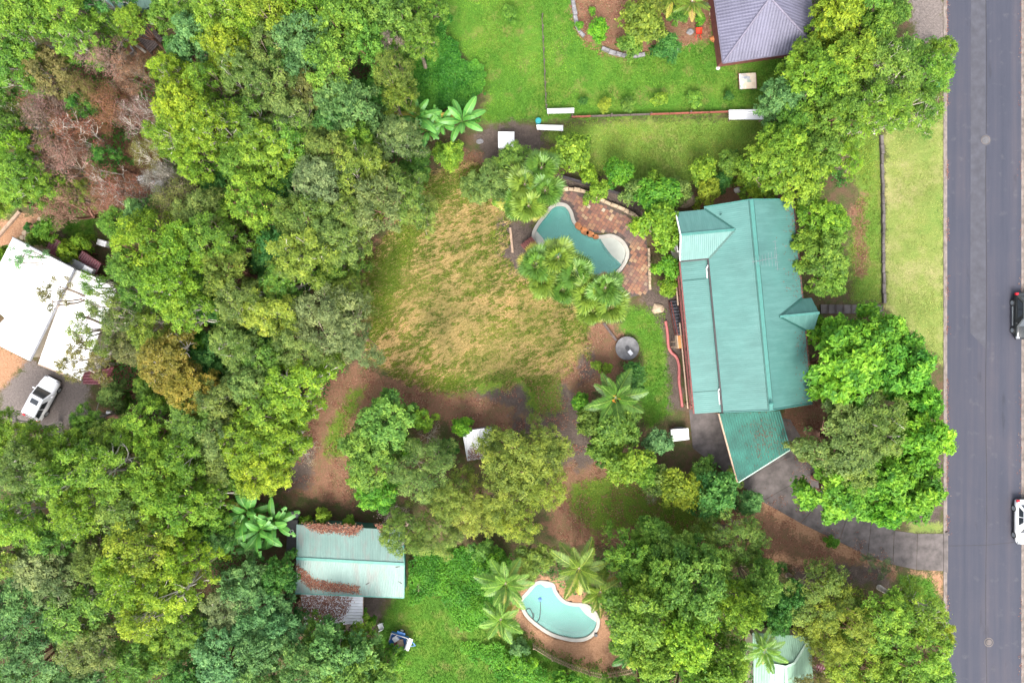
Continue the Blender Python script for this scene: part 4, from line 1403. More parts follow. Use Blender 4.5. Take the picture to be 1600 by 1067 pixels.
def stone_row(name, label, cat, path, size, mat, gap=.03, zbase=0.0, h=.35, jit=.25, piece='stone', kind=None, wf=.55):
    pts = [np.array(p) for p in catmull([P2(*q) for q in path], 10, False)]
    root = empty(name, (pts[0][0], pts[0][1], zbase), label, cat, None, kind)
    acc, i = 0.0, 0
    seglen = [np.linalg.norm(pts[k + 1] - pts[k]) for k in range(len(pts) - 1)]
    total = sum(seglen)
    cum = np.concatenate([[0], np.cumsum(seglen)])
    s = 0.0
    while s < total - size * .4:
        L = size * random.uniform(1 - jit, 1 + jit)
        c = s + L / 2
        k = min(max(np.searchsorted(cum, c) - 1, 0), len(seglen) - 1)
        p = pts[k] + (pts[k + 1] - pts[k]) * min(1, (c - cum[k]) / (seglen[k] + 1e-9))
        d = pts[k + 1] - pts[k]
        hh = h * random.uniform(.8, 1.15)
        w = size * wf * random.uniform(.8, 1.1)
        MB().bbox((p[0], p[1], zbase + hh / 2 - .06), (L - gap, w, hh + .1), math.atan2(d[1], d[0]) + random.uniform(-.08, .08), .05).build(piece, mat, root)
        s += L
    return root


stone_row('stone_wall', 'low curved sandstone wall behind the slate pool paving', 'wall', [(876, 296), (908, 299), (945, 316), (978, 330), (1000, 344)], .62, M['sandstone'], h=.5)
stone_row('stone_wall', 'narrow sandstone edging between slate paving and shrubs by the teal house', 'wall', [(1013, 388), (1014, 420), (1015, 455)], .5, M['sandstone'], h=.35)
stone_row('garden_edging', 'curved grey stone edging round the mulched garden bed on the lawn', 'edging', [(893, -12), (898, 20), (903, 45), (915, 60)], .75, M['stone_grey'], h=.25)
stone_row('garden_edging', 'flat grey stone edging at the lower rim of the mulched garden bed', 'edging', [(940, 76), (960, 84), (985, 89), (1005, 86)], .7, M['stone_grey'], h=.3)
wallr = stone_row('retaining_wall', 'long straight retaining wall of concrete blocks between yard and verge', 'wall', [(1376, 212), (1378, 300), (1379, 400), (1380, 472)], 1.0, M['concrete'], h=.35, jit=.05, piece='block', wf=.32)
for k, (px, py, s) in enumerate(((1057, 262, .35),)):
    pass
# timber edging and rails in the pool garden
tag(MB().bar(P(878, 276, .55), P(985, 308, .55), .05, .9).build('glass_fence', M['dark_sheet']), 'dark low fence between the garden bed and the pool', 'fence')
for nm, lb, a_, b_ in (('timber_edging', 'dark fallen timber sleeper beside the round tank lid', (943, 505), (963, 532)), ('timber_edging', 'weathered timber sleeper at the left side of the palms', (797, 356), (801, 395))):
    tag(MB().bar(P(*a_, .1), P(*b_, .1), .22, .25).build(nm, M['timber_dark'] if a_[0] > 900 else M['timber']), lb, 'sleeper')
pv = empty('pump_box', P(829, 380), 'oxblood timber pump cover tucked beside the pool under the palms', 'pump cover')
m = MB()
for k in range(6):
    MB().box((P(819 + 3 * k, 388 - 2.3 * k, .5)[0], P(819 + 3 * k, 388 - 2.3 * k, .5)[1], .55), (.16, 1.0, .04), math.radians(38)).build('slat', M['maroon_timber'], pv)
MB().box((P(826.5, 382, 0)[0], P(826.5, 382, 0)[1], .25), (1.15, .85, .5), math.radians(38)).build('body', M['maroon_timber'], pv)

# ------------------------------------------------------------------ round concrete tank
tk = P(980, 544, .35)
tank = empty('water_tank', (tk[0], tk[1], 0), 'round grey concrete tank lid with dark hatch on the small lawn', 'tank')
MB().cyl(tk, 1.13, -.3, .35, 40).build('body', M['concrete'], tank)
MB().cyl(tk, 1.18, .35, .42, 40).build('lid', plain('tank_concrete', (0.10, 0.098, 0.10), .85, var=.55, scale=1.1, bump=.2), tank)
MB().cyl((tk[0], tk[1] + .02), .22, .42, .50, 18).build('hatch', M['black'], tank)
sh = P(985, 551, .43)
tag(MB().bbox((sh[0], sh[1], .445), (.36, .5, .05), math.radians(40), .01).build('board', M['white_metal']), 'pale flat board lying on the round tank lid', 'board')

# ------------------------------------------------------------------ pink kerb, white appliance box, sheets
pk = [(1040, 502), (1043, 520), (1044, 538), (1048, 549), (1057, 558), (1061, 572), (1061, 595), (1064, 618), (1066, 636)]
tag(MB().tube([tuple(p) for p in catmull([P(a, b, .12) for a, b in pk], 5, False)], .15, 8).build('garden_edging', M['pink'], smooth=True), 'pink painted edging winding along the verandah side of the small lawn', 'edging')
wb = empty('storage_box', P(1061.5, 679), 'white lidded storage box at the edge of the concrete yard', 'box')
q = [np.array(P(*p)) for p in ((1048, 671, 1.0), (1075.5, 669, 1.0), (1077, 686.5, 1.0), (1049.5, 690, 1.0))]
MB().prism(ccw([tuple(p[:2]) for p in q]), .92, 1.0).build('lid', M['white'], wb)
cc = np.mean(q, 0)
MB().prism(ccw([tuple((p + (cc - p) * .07)[:2]) for p in q]), 0, .92).build('body', M['metal_grey'], wb)
dd = (q[0] * .35 + q[1] * .65)
MB().box((dd[0] - .3, dd[1] + .06, .62), (.85, .12, .4), .07).build('grille', M['black'], wb)


def white_sheet(name, label, quad, posts=True):
    c = np.mean(np.array(quad), 0)
    root = empty(name, (c[0], c[1], 0), label, 'sheet')
    corr_sheet('sheet', quad, M['white_metal'], root, .2, .02)
    for p in quad:
        d = np.array(p) + (c - np.array(p)) * .1
        MB().box((d[0], d[1], d[2] / 2 - .01), (.07, .07, d[2] - .02)).build('support', M['timber'], root)


white_sheet('corrugated_sheet', 'white corrugated sheet roof at the right end of the red timber wall', [P(1139, 172, .9), P(1139, 187, .8), P(1193, 187, .8), P(1193, 171, .9)])
white_sheet('corrugated_sheet', 'short white trough-like sheet left of the red timber wall', [P(838, 195, .7), P(839, 203, .6), P(880, 205, .6), P(880, 196, .7)])
white_sheet('corrugated_sheet', 'white sheet standing at the lower end of the paling fence', [P(855, 170, .7), P(855, 178, .6), P(897, 177, .6), P(897, 169, .7)])
ws = P(791, 219, .9)
cab = empty('white_cabinet', (ws[0], ws[1], 0), 'square white metal cabinet top near the banana plants', 'cabinet')
MB().bbox((ws[0], ws[1], .45), (1.55, 1.55, .86), 0, .03).build('body', M['white_metal'], cab)
MB().bbox((ws[0], ws[1], .915), (1.62, 1.62, .07), 0, .015).build('lid', M['white'], cab)
tg = P(841, 190, .5)
bin_ = empty('bin', (tg[0], tg[1], 0), 'dark teal bin beside the short white sheet', 'bin')
MB().cyl(tg, .24, 0, .8, 14, .28).build('body', M['cyan'], bin_)
MB().cyl(tg, .30, .8, .87, 14, .2).build('lid', M['cyan'], bin_)

# red timber retaining wall along the upper boundary
rw = empty('timber_wall', P(1015, 178), 'low retaining wall of red and dark sleepers along the upper lawn', 'wall')
xsq = np.linspace(893, 1138, 9)
for k in range(8):
    a_, b_ = (xsq[k] + .4, 183 - (xsq[k] - 893) * .033), (xsq[k + 1] - .4, 183 - (xsq[k + 1] - 893) * .033)
    mat = M['red_timber'] if k in (0, 4, 5, 6, 7) else M['timber_dark']
    for zz in (.12, .36, .6):
        MB().bar(P(*a_, zz), P(*b_, zz), .14, .22).build('sleeper', mat, rw)
for xq in xsq[::2]:
    p = P(xq, 184.5 - (xq - 893) * .033)
    MB().box((p[0], p[1], .4), (.12, .12, .9)).build('post', M['timber_dark'], rw)
# paling fence running up the lawn
pf = empty('post_fence', P(851, 100), 'thin dark wire and post fence running up the neighbour lawn', 'fence')
for k in range(9):
    p = P(847 + 6.5 * k / 8, 30 + 140 * k / 8)
    MB().cyl(p, .06, -.1, 1.15, 8).build('post', M['timber_dark'], pf)
for zz in (.5, 1.1):
    MB().tube([P(847, 30, zz), P(853.5, 170, zz)], .035, 5).build('rail', M['timber_dark'], pf)
# mosaic table, red barrow, boulders, sandy steps
mt = P(1168, 127, .4)
tb = empty('sandpit', (mt[0], mt[1], 0), 'square stone mosaic table on the lawn near the tiled house', 'table')
MB().bbox((mt[0], mt[1], .42), (1.7, 1.55, .08), .05, .01).build('top', M['mosaic'], tb)
for sx_, sy_ in ((-1, -1), (1, -1), (1, 1), (-1, 1)):
    MB().box((mt[0] + sx_ * .68, mt[1] + sy_ * .6, .19), (.16, .16, .38)).build('leg', M['concrete'], tb)
for sx_ in (-1, 1):
    MB().box((mt[0] + sx_ * .86, mt[1], .40), (.05, 1.62, .12), .05).build('rim', M['maroon_timber'], tb)
rc = P(1092, 50, .6)
bar = empty('wheelbarrow', (rc[0], rc[1], 0), 'small bright red wheelbarrow on the lawn beside the garden bed', 'wheelbarrow')
MB().add([(rc[0] - .28, rc[1] - .25, .62), (rc[0] + .28, rc[1] - .25, .62), (rc[0] + .33, rc[1] + .38, .66), (rc[0] - .33, rc[1] + .38, .66),
          (rc[0] - .18, rc[1] - .15, .35), (rc[0] + .18, rc[1] - .15, .35), (rc[0] + .18, rc[1] + .25, .35), (rc[0] - .18, rc[1] + .25, .35)],
         [(4, 5, 6, 7), (0, 1, 5, 4), (1, 2, 6, 5), (2, 3, 7, 6), (3, 0, 4, 7)]).build('tray', M['red'], bar)
for s_ in (-1, 1):
    MB().tube([(rc[0] + s_ * .10, rc[1] + .5, .18), (rc[0] + s_ * .2, rc[1], .38), (rc[0] + s_ * .26, rc[1] - .85, .6)], .02, 6).build('handle', M['red'], bar)
    MB().tube([(rc[0] + s_ * .2, rc[1] - .25, .4), (rc[0] + s_ * .24, rc[1] - .35, 0)], .02, 6).build('leg', M['red'], bar)
w_ = MB(); w_.tube([(rc[0] - .04, rc[1] + .5, .18), (rc[0] + .04, rc[1] + .5, .18)], .18, 14).build('wheel', M['tyre'], bar)


def boulder(px, py, r_, mat, label, zf=.7, seed=0):
    rr = random.Random(seed)
    c = P(px, py, 0)
    m = MB()
    n, k = 9, 4
    vs = []
    ph = [rr.uniform(.78, 1.15) for _ in range(n)]
    for j in range(k):
        t_ = j / (k - 1) * math.pi / 2
        for i in range(n):
            a = 2 * math.pi * i / n
            rad = r_ * ph[i] * math.cos(t_ * .92) * rr.uniform(.93, 1.05)
            vs.append((c[0] + rad * math.cos(a), c[1] + rad * math.sin(a) * .8, -.08 + r_ * zf * math.sin(t_)))
    fs = [(j * n + i, j * n + (i + 1) % n, (j + 1) * n + (i + 1) % n, (j + 1) * n + i) for j in range(k - 1) for i in range(n)]
    fs.append(tuple(range((k - 1) * n, k * n)))
    m.add(vs, fs)
    return tag(m.build('boulder', mat), label, 'boulder')


boulder(1152, 297.5, .42, M['wall_white'], 'smooth pale boulder in the mulch above the teal roof', seed=1)
boulder(1071, 314, 1.0, M['sandstone'], 'big pale sandstone boulder behind the shrub at the teal roof corner', seed=2)
boulder(1116, 62, .55, M['stone_orange'], 'brown boulder against the wall of the tiled house', seed=3)
boulder(1113, 21, .40, M['sandstone'], 'cream boulder beside the tiled roof edge', seed=4)
boulder(1104, 8, .30, M['stone_grey'], 'small grey boulder at the top of the rock row by the tiled house', seed=5)
boulder(1078, 50, .45, M['stone_grey'], 'pale grey boulder at the rim of the garden bed near the red wheelbarrow', seed=6)
boulder(1057, 77, .45, M['stone_grey'], 'low grey boulder at the lower rim of the garden bed', seed=7)
boulder(1122, 107, .28, M['wall_white'], 'white stone below the corner of the tiled roof', seed=8)
boulder(1028, 482, .75, M['sandstone'], 'tan sandstone block at the foot of the garden steps', .5, seed=9)
boulder(750, 221, .4, M['stone_grey'], 'pale lump of concrete beside the white cabinet', .5, seed=10)
# stepping stones at the white house
for k, (px, py) in enumerate(((62, 343), (70, 341), (59, 354), (53, 357), (46, 364), (38, 364), (34, 371), (41, 372))):
    c = P(px, py)
    pp = [(c[0] + random.uniform(.19, .32) * math.cos(t_), c[1] + random.uniform(.19, .32) * math.sin(t_)) for t_ in np.linspace(0, 2 * math.pi, 7)[:-1]]
    tag(MB().prism(pp, -.08, .05).build('stepping_stone', M['sandstone']), f'cream stepping stone in orange mulch, {["first", "second", "third", "fourth", "fifth", "sixth", "seventh", "last"][k]} down the trail to the white house', 'stepping stone', 'stepping stones above the white house')
tag(MB().bar(P(-6, 374, .12), P(31, 331, .12), .3, .28).build('timber_edging', M['timber']), 'straight grey timber edging above the white-roofed house', 'sleeper')
# front path of timber-edged steps to the porch
fpth = empty('front_steps', P(1330, 482), 'row of brown concrete path slabs from the verge to the porch', 'path')
for k in range(8):
    x0, x1 = 1281 + k * 12.3, 1281 + (k + 1) * 12.3
    q = [P2(x0 + .6, 476 + .1 * k), P2(x1 - .6, 476 + .1 * k), P2(x1 - .6, 490), P2(x0 + .6, 490)]
    MB().prism(ccw(q), -.1, .06 + .012 * (7 - k)).build('slab', M['concrete'], fpth)
    MB().bar(P(x1, 476, .06 + .012 * (7 - k)), P(x1, 490, .06 + .012 * (7 - k)), .06, .1).build('riser', M['timber_dark'], fpth)

# ------------------------------------------------------------------ picket fence at the kidney pool
pkf = empty('picket_fence', P(900, 1035), 'low cream picket fence round the lower side of the kidney-shaped pool', 'fence')
path = [np.array(P2(a, b)) for a, b in ((833, 1005), (862, 1023), (893, 1037), (920, 1046), (940, 1051), (962, 1048), (985, 1043))]
rails = MB()
for i in range(len(path) - 1):
    a, b = path[i], path[i + 1]
    L = np.linalg.norm(b - a)
    for zz in (.35, .95):
        MB().bar((*a, zz), (*b, zz), .05, .08).build('rail', M['sandstone'], pkf)
    d = (b - a) / L
    for k in range(int(L / .2)):
        p = a + d * (k + .5) * .2
        MB().box((p[0], p[1], .58), (.09, .03, 1.15), math.atan2(d[1], d[0])).build('picket', M['sandstone'], pkf)
    MB().box((a[0], a[1], .6), (.1, .1, 1.3)).build('post', M['sandstone'], pkf)

# ------------------------------------------------------------------ water tanks and fittings in the top left corner
def poly_tank(px, py, rad, h, label):
    c = P(px, py, h)
    root = empty('water_tank', (c[0], c[1], 0), label, 'tank')
    m = MB()
    n = 36
    prof = [(rad, -.1)]
    for k in range(6):
        z0_ = h * k / 6
        prof += [(rad, z0_ + .05), (rad * 1.02, z0_ + h / 12), (rad, z0_ + h / 6 - .05)]
    prof += [(rad * .99, h)]
    vs = [(c[0] + r_ * math.cos(2 * math.pi * i / n), c[1] + r_ * math.sin(2 * math.pi * i / n), z) for r_, z in prof for i in range(n)]
    fs = [(j * n + i, j * n + (i + 1) % n, (j + 1) * n + (i + 1) % n, (j + 1) * n + i) for j in range(len(prof) - 1) for i in range(n)]
    m.add(vs, fs)
    m.build('body', M['tank_green'], root)
    t_ = MB()
    prof = [(rad * .99, h), (rad * .9, h + .08), (rad * .35, h + .3), (rad * .3, h + .3)]
    vs = [(c[0] + r_ * math.cos(2 * math.pi * i / n), c[1] + r_ * math.sin(2 * math.pi * i / n), z) for r_, z in prof for i in range(n)]
    fs = [(j * n + i, j * n + (i + 1) % n, (j + 1) * n + (i + 1) % n, (j + 1) * n + i) for j in range(len(prof) - 1) for i in range(n)]
    fs.append(tuple(range((len(prof) - 1) * n, len(prof) * n)))
    t_.add(vs, fs)
    t_.build('top', M['tank_lid'], root)
    for k in range(14):
        a = 2 * math.pi * k / 14
        MB().bar((c[0] + rad * .34 * math.cos(a), c[1] + rad * .34 * math.sin(a), h + .3), (c[0] + rad * .9 * math.cos(a), c[1] + rad * .9 * math.sin(a), h + .1), .06, .05).build('rib', M['tank_lid'], root)
    return root


poly_tank(222, -14, 1.75, 2.4, 'big round green plastic rainwater tank at the top edge')
poly_tank(172, 12, 1.35, 1.9, 'smaller green rainwater tank half covered by foliage')
wp = [('kinked white drain pipe lying beside the big green tank', [(233, 36), (247, 27), (258, 32)]), ('second white drain pipe below the kinked one by the tank', [(226, 36), (240, 38), (255, 35)]),
      ('angled white pipe over the smaller tank', [(197, 6), (208, 8), (206, 21)]), ('short white elbow pipe right of the big tank', [(259, 12), (260, 18), (266, 18)])]
for lb, pp in wp:
    tag(MB().tube([P(a, b, .35) for a, b in pp], .09, 8).tube([P(pp[1][0], pp[1][1], .3), P(pp[1][0], pp[1][1], -.05)], .06, 6).build('drain_pipe', M['white']), lb, 'pipe')
ds = empty('trailer_deck', P(232, 62), 'dark slatted platform under leaves below the big green tank', 'platform')
A, B = np.array(P(214, 50, .5)), np.array(P(245, 74, .5))
for k in range(11):
    f = k / 10
    c = np.array(P(232 + (f - .5) * -0, 58, .5)) * 0 + np.array(P(222 + 22 * f, 46 + 26 * f, .5))
    d = np.array(P(231 + 0, 40, .5)) - np.array(P(214, 57, .5)); d /= np.linalg.norm(d)
    MB().bar(c - d * .95, c + d * .95, .19, .06).build('plank', M['timber_dark'], ds)
for s_ in (-1, 1):
    d = np.array(P(231, 40, .5)) - np.array(P(214, 57, .5)); d /= np.linalg.norm(d)
    a, b = np.array(P(222, 46, .42)), np.array(P(244, 72, .42))
    MB().bar(a + d * .9 * s_, b + d * .9 * s_, .08, .1).build('side_rail', M['metal_grey'], ds)
    for e_ in (a, b):
        p = e_ + d * .9 * s_
        MB().box((p[0], p[1], .18), (.09, .09, .4)).build('leg', M['metal_grey'], ds)
for k, (a, b, c_) in enumerate((((183, 57), (194, 71), (192, 74)), ((206, 74), (211, 82), (204, 87)))):
    tag(MB().bar(P(*a, .3), P(*b, .3), .14, .6).bar(P(*b, .3), P(*c_, .3), .14, .6).build('metal_frame', M['metal_grey']), ['grey bent metal frame beside the red-brown trees', 'grey corner frame end below the slatted platform'][k], 'frame')
# white sheets in the brown trees
for k, (px, py, s_) in enumerate(((245, 290, 1.35), (219, 280, .8), (242, 268, .6))):
    c = P(px, py, .5)
    m = MB()
    m.bbox((c[0], c[1], .25), (s_, s_ * .85, .5), .15 * k, .04)
    tag(m.build('white_crate', M['white_metal']), ['largest white crate under the brown trees', 'middle-sized white crate left of the largest one', 'smallest white crate above the other two'][k], 'crate', 'white crates under the trees')
# white hut, small box near car
c = P(160, 380, .6)
tag(MB().bbox((c[0], c[1], .4), (.95, .6, .8), -.3, .05).build('white_box', M['white_metal']), 'white box standing by the trees above the white house', 'box')
c = P(169.5, 646, .4)
tag(MB().bbox((c[0], c[1], .25), (.45, .5, .5), -.2, .04).build('white_box', M['white_metal']), 'small white box beside the fallen log right of the parked car', 'box')
# dark tank roof beside the green shed
c = P(456, 838, 1.6)
bt = empty('black_tank', (c[0], c[1], 0), 'flat black tank roof at the left end of the green shed', 'tank')
MB().bbox((c[0], c[1], .78), (1.05, 3.3, 1.56), -.04, .04).build('body', M['black'], bt)
m = MB()
for j in range(16):
    a0, a1 = 2 * math.pi * j / 16, 2 * math.pi * (j + 1) / 16
    m.slab([(c[0] + rr * math.cos(aa), c[1] + .5 + rr * math.sin(aa), 1.60) for rr, aa in ((.12, a0), (.17, a0), (.17, a1), (.12, a1))], .04)
m.build('ring', M['white'], bt)
c = P(457, 808, .9)
tag(MB().bbox((c[0], c[1], .4), (.9, .55, .8), -.2, .03).build('grey_box', M['white_metal']), 'pale grey box at the upper left corner of the green shed', 'box')

# ------------------------------------------------------------------ blue trailer and garden chair on the lower lawn
tc = P(629, 1002, .6)
tr = empty('trailer', (tc[0], tc[1], 0), 'small blue box trailer with junk in its tray on the lower lawn', 'trailer')
ra_ = math.radians(-18)


def tl_(x, y, z):
    return (tc[0] + x * math.cos(ra_) - y * math.sin(ra_), tc[1] + x * math.sin(ra_) + y * math.cos(ra_), z)


MB().box(tl_(-.45, 0, .5), (1.7, 1.25, .06), ra_).build('floor', M['blue'], tr)
for (x, y, sx_, sy_) in ((-.45, .62, 1.7, .05), (-.45, -.62, 1.7, .05), (-1.3, 0, .05, 1.2), (.40, 0, .05, 1.2)):
    MB().box(tl_(x, y, .70), (sx_, sy_, .42), ra_).build('side', M['blue'], tr)
    MB().box(tl_(x, y, .93), (sx_ + .03, sy_ + .03, .05), ra_).build('top_rail', M['metal_grey'], tr)
MB().box(tl_(.68, -.05, .66), (.42, 1.25, .08), ra_ - .05).build('front_board', M['white'], tr)
for s_ in (-1, 1):
    MB().bar(tl_(.4, s_ * .5, .5), tl_(1.35, 0, .5), .07, .08).build('drawbar', M['blue'], tr)
    w_ = MB().tube([tl_(-.4, s_ * .70, .32), tl_(-.4, s_ * .92, .32)], .32, 20).build('wheel', M['tyre'], tr)
    MB().tube([tl_(-.4, s_ * .9, .32), tl_(-.4, s_ * .935, .32)], .17, 14).build('hub', M['white'], w_)
    MB().box(tl_(-.4, s_ * .80, .70), (.85, .26, .05), ra_).build('mudguard', M['blue'], tr)
MB().tube([tl_(1.3, 0, .5), tl_(1.3, 0, -.02)], .04, 8).build('jockey_stand', M['metal_grey'], tr)
MB().box(tl_(-.75, .1, .66), (.55, .5, .25), .6).build('junk', M['white_metal'], tr)
MB().box(tl_(-.15, -.15, .62), (.6, .7, .18), .2).build('junk', M['timber'], tr)
MB().box(tl_(-.6, -.35, .6), (.5, .3, .14), .9).build('junk', M['maroon_timber'], tr)
cc = P(594.5, 978, .45)
ch = empty('garden_chair', (cc[0], cc[1], 0), 'small white plastic chair between shrubs left of the blue trailer', 'chair')
MB().bbox((cc[0], cc[1], .42), (.5, .5, .05), .4, .01).build('seat', M['white'], ch)
MB().box((cc[0] + .1, cc[1] - .24, .68), (.48, .05, .5), .4).build('backrest', M['white'], ch)
for sx_, sy_ in ((-1, -1), (1, -1), (1, 1), (-1, 1)):
    MB().box((cc[0] + sx_ * .17, cc[1] + sy_ * .17, .2), (.05, .05, .42), .4).build('leg', M['white'], ch)
c = P(654, 912, .2)
tag(MB().bar(P(652, 925, .08), P(656, 906, .08), .3, .1).build('board', M['wall_tan']), 'pinkish board lying on the weeds right of the green shed', 'board')
# teal bin at the kerb under the street tree
c = P(1474, 132, 1.2)
kb = empty('wheelie_bin', (c[0] - .35, c[1], 0), 'teal bin lid peeping from under the street tree at the kerb', 'bin')
kx = c[0] - .35
MB().bbox((kx, c[1], .55), (.55, .6, 1.0), 0, .03).build('body', M['cyan'], kb)
MB().bbox((kx, c[1], 1.1), (.62, .68, .09), 0, .03).build('lid', M['cyan'], kb)


# ------------------------------------------------------------------ cars
def car(name, label, loc, rz, L, W, H, paint, sunroof=False, suv=True):
    root = empty(name, loc, label, 'car', None, None, rz)
    hw = W / 2
    hood = .95 if not suv else 1.02
    zb = .28
    st = [(-L / 2, .80, .62), (-L / 2 + .12, .93, hood - .12), (-L / 2 + .5, .98, hood), (-L * .12, 1.0, hood), (L * .18, 1.0, hood - .02), (L / 2 - .75, .97, hood - .10), (L / 2 - .2, .88, hood - .24), (L / 2, .72, .60)]

    def addmesh(nm, m, mat, parent=None, smooth=False):
        me = m.mesh(nm, mat, (0, 0, 0), smooth)
        return link_mesh(nm, me, parent or root)
    m = MB()
    rows = []
    for y, wf, ht in st:
        w = hw * wf
        rows.append([(-w * .93, y, zb), (-w, y, .5), (-w, y, ht * .72), (-w * .93, y, ht * .95), (-w * .72, y, ht + .015), (0, y, ht + .04), (w * .72, y, ht + .015), (w * .93, y, ht * .95), (w, y, ht * .72), (w, y, .5), (w * .93, y, zb)])
    k = len(rows[0])
    vs = [p for r_ in rows for p in r_]
    fs = [(i * k + j, i * k + j + 1, (i + 1) * k + j + 1, (i + 1) * k + j) for i in range(len(rows) - 1) for j in range(k - 1)]
    fs += [tuple(range(k)), tuple(reversed(range((len(rows) - 1) * k, len(rows) * k)))]
    fs += [((i + 1) * k, (i + 1) * k + k - 1, i * k + k - 1, i * k) for i in range(len(rows) - 1)]
    m.add(vs, fs)
    body = addmesh('body', m, paint, None, True)
    # cabin
    y0, y1, y2, y3 = -L / 2 + (.16 if suv else .35), -L / 2 + (.55 if suv else .95), L * .06, L * .06 + .80
    bw, tw = hw * .95, hw * .74
    zt = H
    g = MB()
    base = [(-bw, y0, hood - .03), (bw, y0, hood - .03), (bw, y3, hood - .06), (-bw, y3, hood - .06)]
    top = [(-tw, y1, zt - .05), (tw, y1, zt - .05), (tw, y2, zt - .05), (-tw, y2, zt - .05)]
    g.add(base + top, [(0, 1, 5, 4), (1, 2, 6, 5), (2, 3, 7, 6), (3, 0, 4, 7), (4, 5, 6, 7)])
    addmesh('cabin', g, paint)
    tops = MB()
    tops.bbox((0, (y1 + y2) / 2, zt - .03), (tw * 2 + .02, y2 - y1 + .06, .07), 0, .03)
    addmesh('roof_panel', tops, paint)

    def pane(nm, a, b, c_, d, s0, s1, t0, t1, out):
        a, b, c_, d = [np.array(q_, float) for q_ in (a, b, c_, d)]
        f = lambda s, t_: (a * (1 - s) + b * s) * (1 - t_) + (d * (1 - s) + c_ * s) * t_
        q_ = [f(s0, t0) + out, f(s1, t0) + out, f(s1, t1) + out, f(s0, t1) + out]
        return addmesh(nm, MB().add(q_, [(0, 1, 2, 3)]), M['glass'])
    o = .012
    pane('windscreen', base[3], base[2], top[2], top[3], .07, .93, .08, .96, np.array((0, o, o)))
    pane('rear_window', base[1], base[0], top[0], top[1], .1, .9, .15, .92, np.array((0, -o, o)))
    for sgn, idx in ((-1, (0, 3, 7, 4)), (1, (2, 1, 5, 6))):
        a, b, c_, d = [(base + top)[i] for i in idx]
        if sgn > 0:
            a, b, c_, d = b, a, d, c_
        pane('side_window', a, b, c_, d, .08, .42, .12, .9, np.array((sgn * o, 0, o)))
        pane('side_window', a, b, c_, d, .45, .74, .12, .9, np.array((sgn * o, 0, o)))
        addmesh('mirror', MB().bbox((sgn * (hw + .09), y3 - .35, hood + .05), (.2, .12, .14), 0, .03), paint)
        addmesh('sill_trim', MB().box((sgn * (hw + .005), 0, .36), (.06, L * .42, .09)), M['alloy'] if paint is M['paint_black'] else M['black'])
        for yy_ in (L * .31, -L * .29):
            wl2 = addmesh('wheel', MB().tube([(sgn * (hw - .20), yy_, .33), (sgn * (hw + .015), yy_, .33)], .33, 24), M['tyre'])
            addmesh('rim', MB().tube([(sgn * (hw - .02), yy_, .33), (sgn * (hw + .03), yy_, .33)], .22, 10), M['alloy'], wl2)
        addmesh('tail_lamp', MB().bbox((sgn * hw * .82, -L / 2 + .10, hood - .2), (.3, .22, .2), 0, .04), M['red_lamp'])
        addmesh('headlamp', MB().bbox((sgn * hw * .66, L / 2 - .16, .66), (.36, .26, .14), 0, .04), M['lamp_clear'])
    if sunroof:
        addmesh('sunroof', MB().box((0, y2 - .55, zt + .008), (.8, .5, .01)), M['glass'])
    addmesh('bumper', MB().bbox((0, L / 2 - .02, .42), (W * .72, .12, .22), 0, .03), M['black'])
    addmesh('bumper', MB().bbox((0, -L / 2 + .02, .42), (W * .78, .12, .22), 0, .03), M['black'])
    return root


a_, b_ = np.array(P(51, 648, .8)), np.array(P(78, 597, .8))
d_ = b_ - a_
car('car', 'white sports utility car with sunroof parked below the white-roofed house', ((a_[0] + b_[0]) / 2, (a_[1] + b_[1]) / 2, 0.0), math.atan2(d_[1], d_[0]) - math.pi / 2, 4.5, 1.9, 1.62, M['paint_white'], True)
bx = P(1583, 494, .35)[0] + .93
car('car', 'black car cut by the right frame edge, standing on the road', (bx, P(0, 494)[1], -.1), math.pi, 4.6, 1.86, 1.5, M['paint_black'], False, False)
wx = P(1585, 813, .35)[0] + .93
car('car', 'white car cut by the right frame edge, standing lower on the road', (wx, P(0, 813)[1], -.1), math.pi, 4.45, 1.86, 1.5, M['paint_white'], False, False)

# ------------------------------------------------------------------ plants
def unit(v):
    return v / (np.linalg.norm(v, axis=-1, keepdims=True) + 1e-9)


def tube_np(m, p0, p1, r0, r1, r, sag=0.12, seg=4, sides=5):
    p0, p1 = np.array(p0, float), np.array(p1, float)
    d = p1 - p0
    L = np.linalg.norm(d)
    off = r.normal(0, sag * L, 3) * (1, 1, .4)
    path = []
    for k in range(seg + 1):
        t = k / seg
        path.append(p0 + d * t + off * math.sin(math.pi * t) * .6 + np.array((0, 0, -.10 * L * math.sin(math.pi * t))))
    m.tube(path, list(np.linspace(r0, r1, seg + 1)), sides, caps=False)
    return path


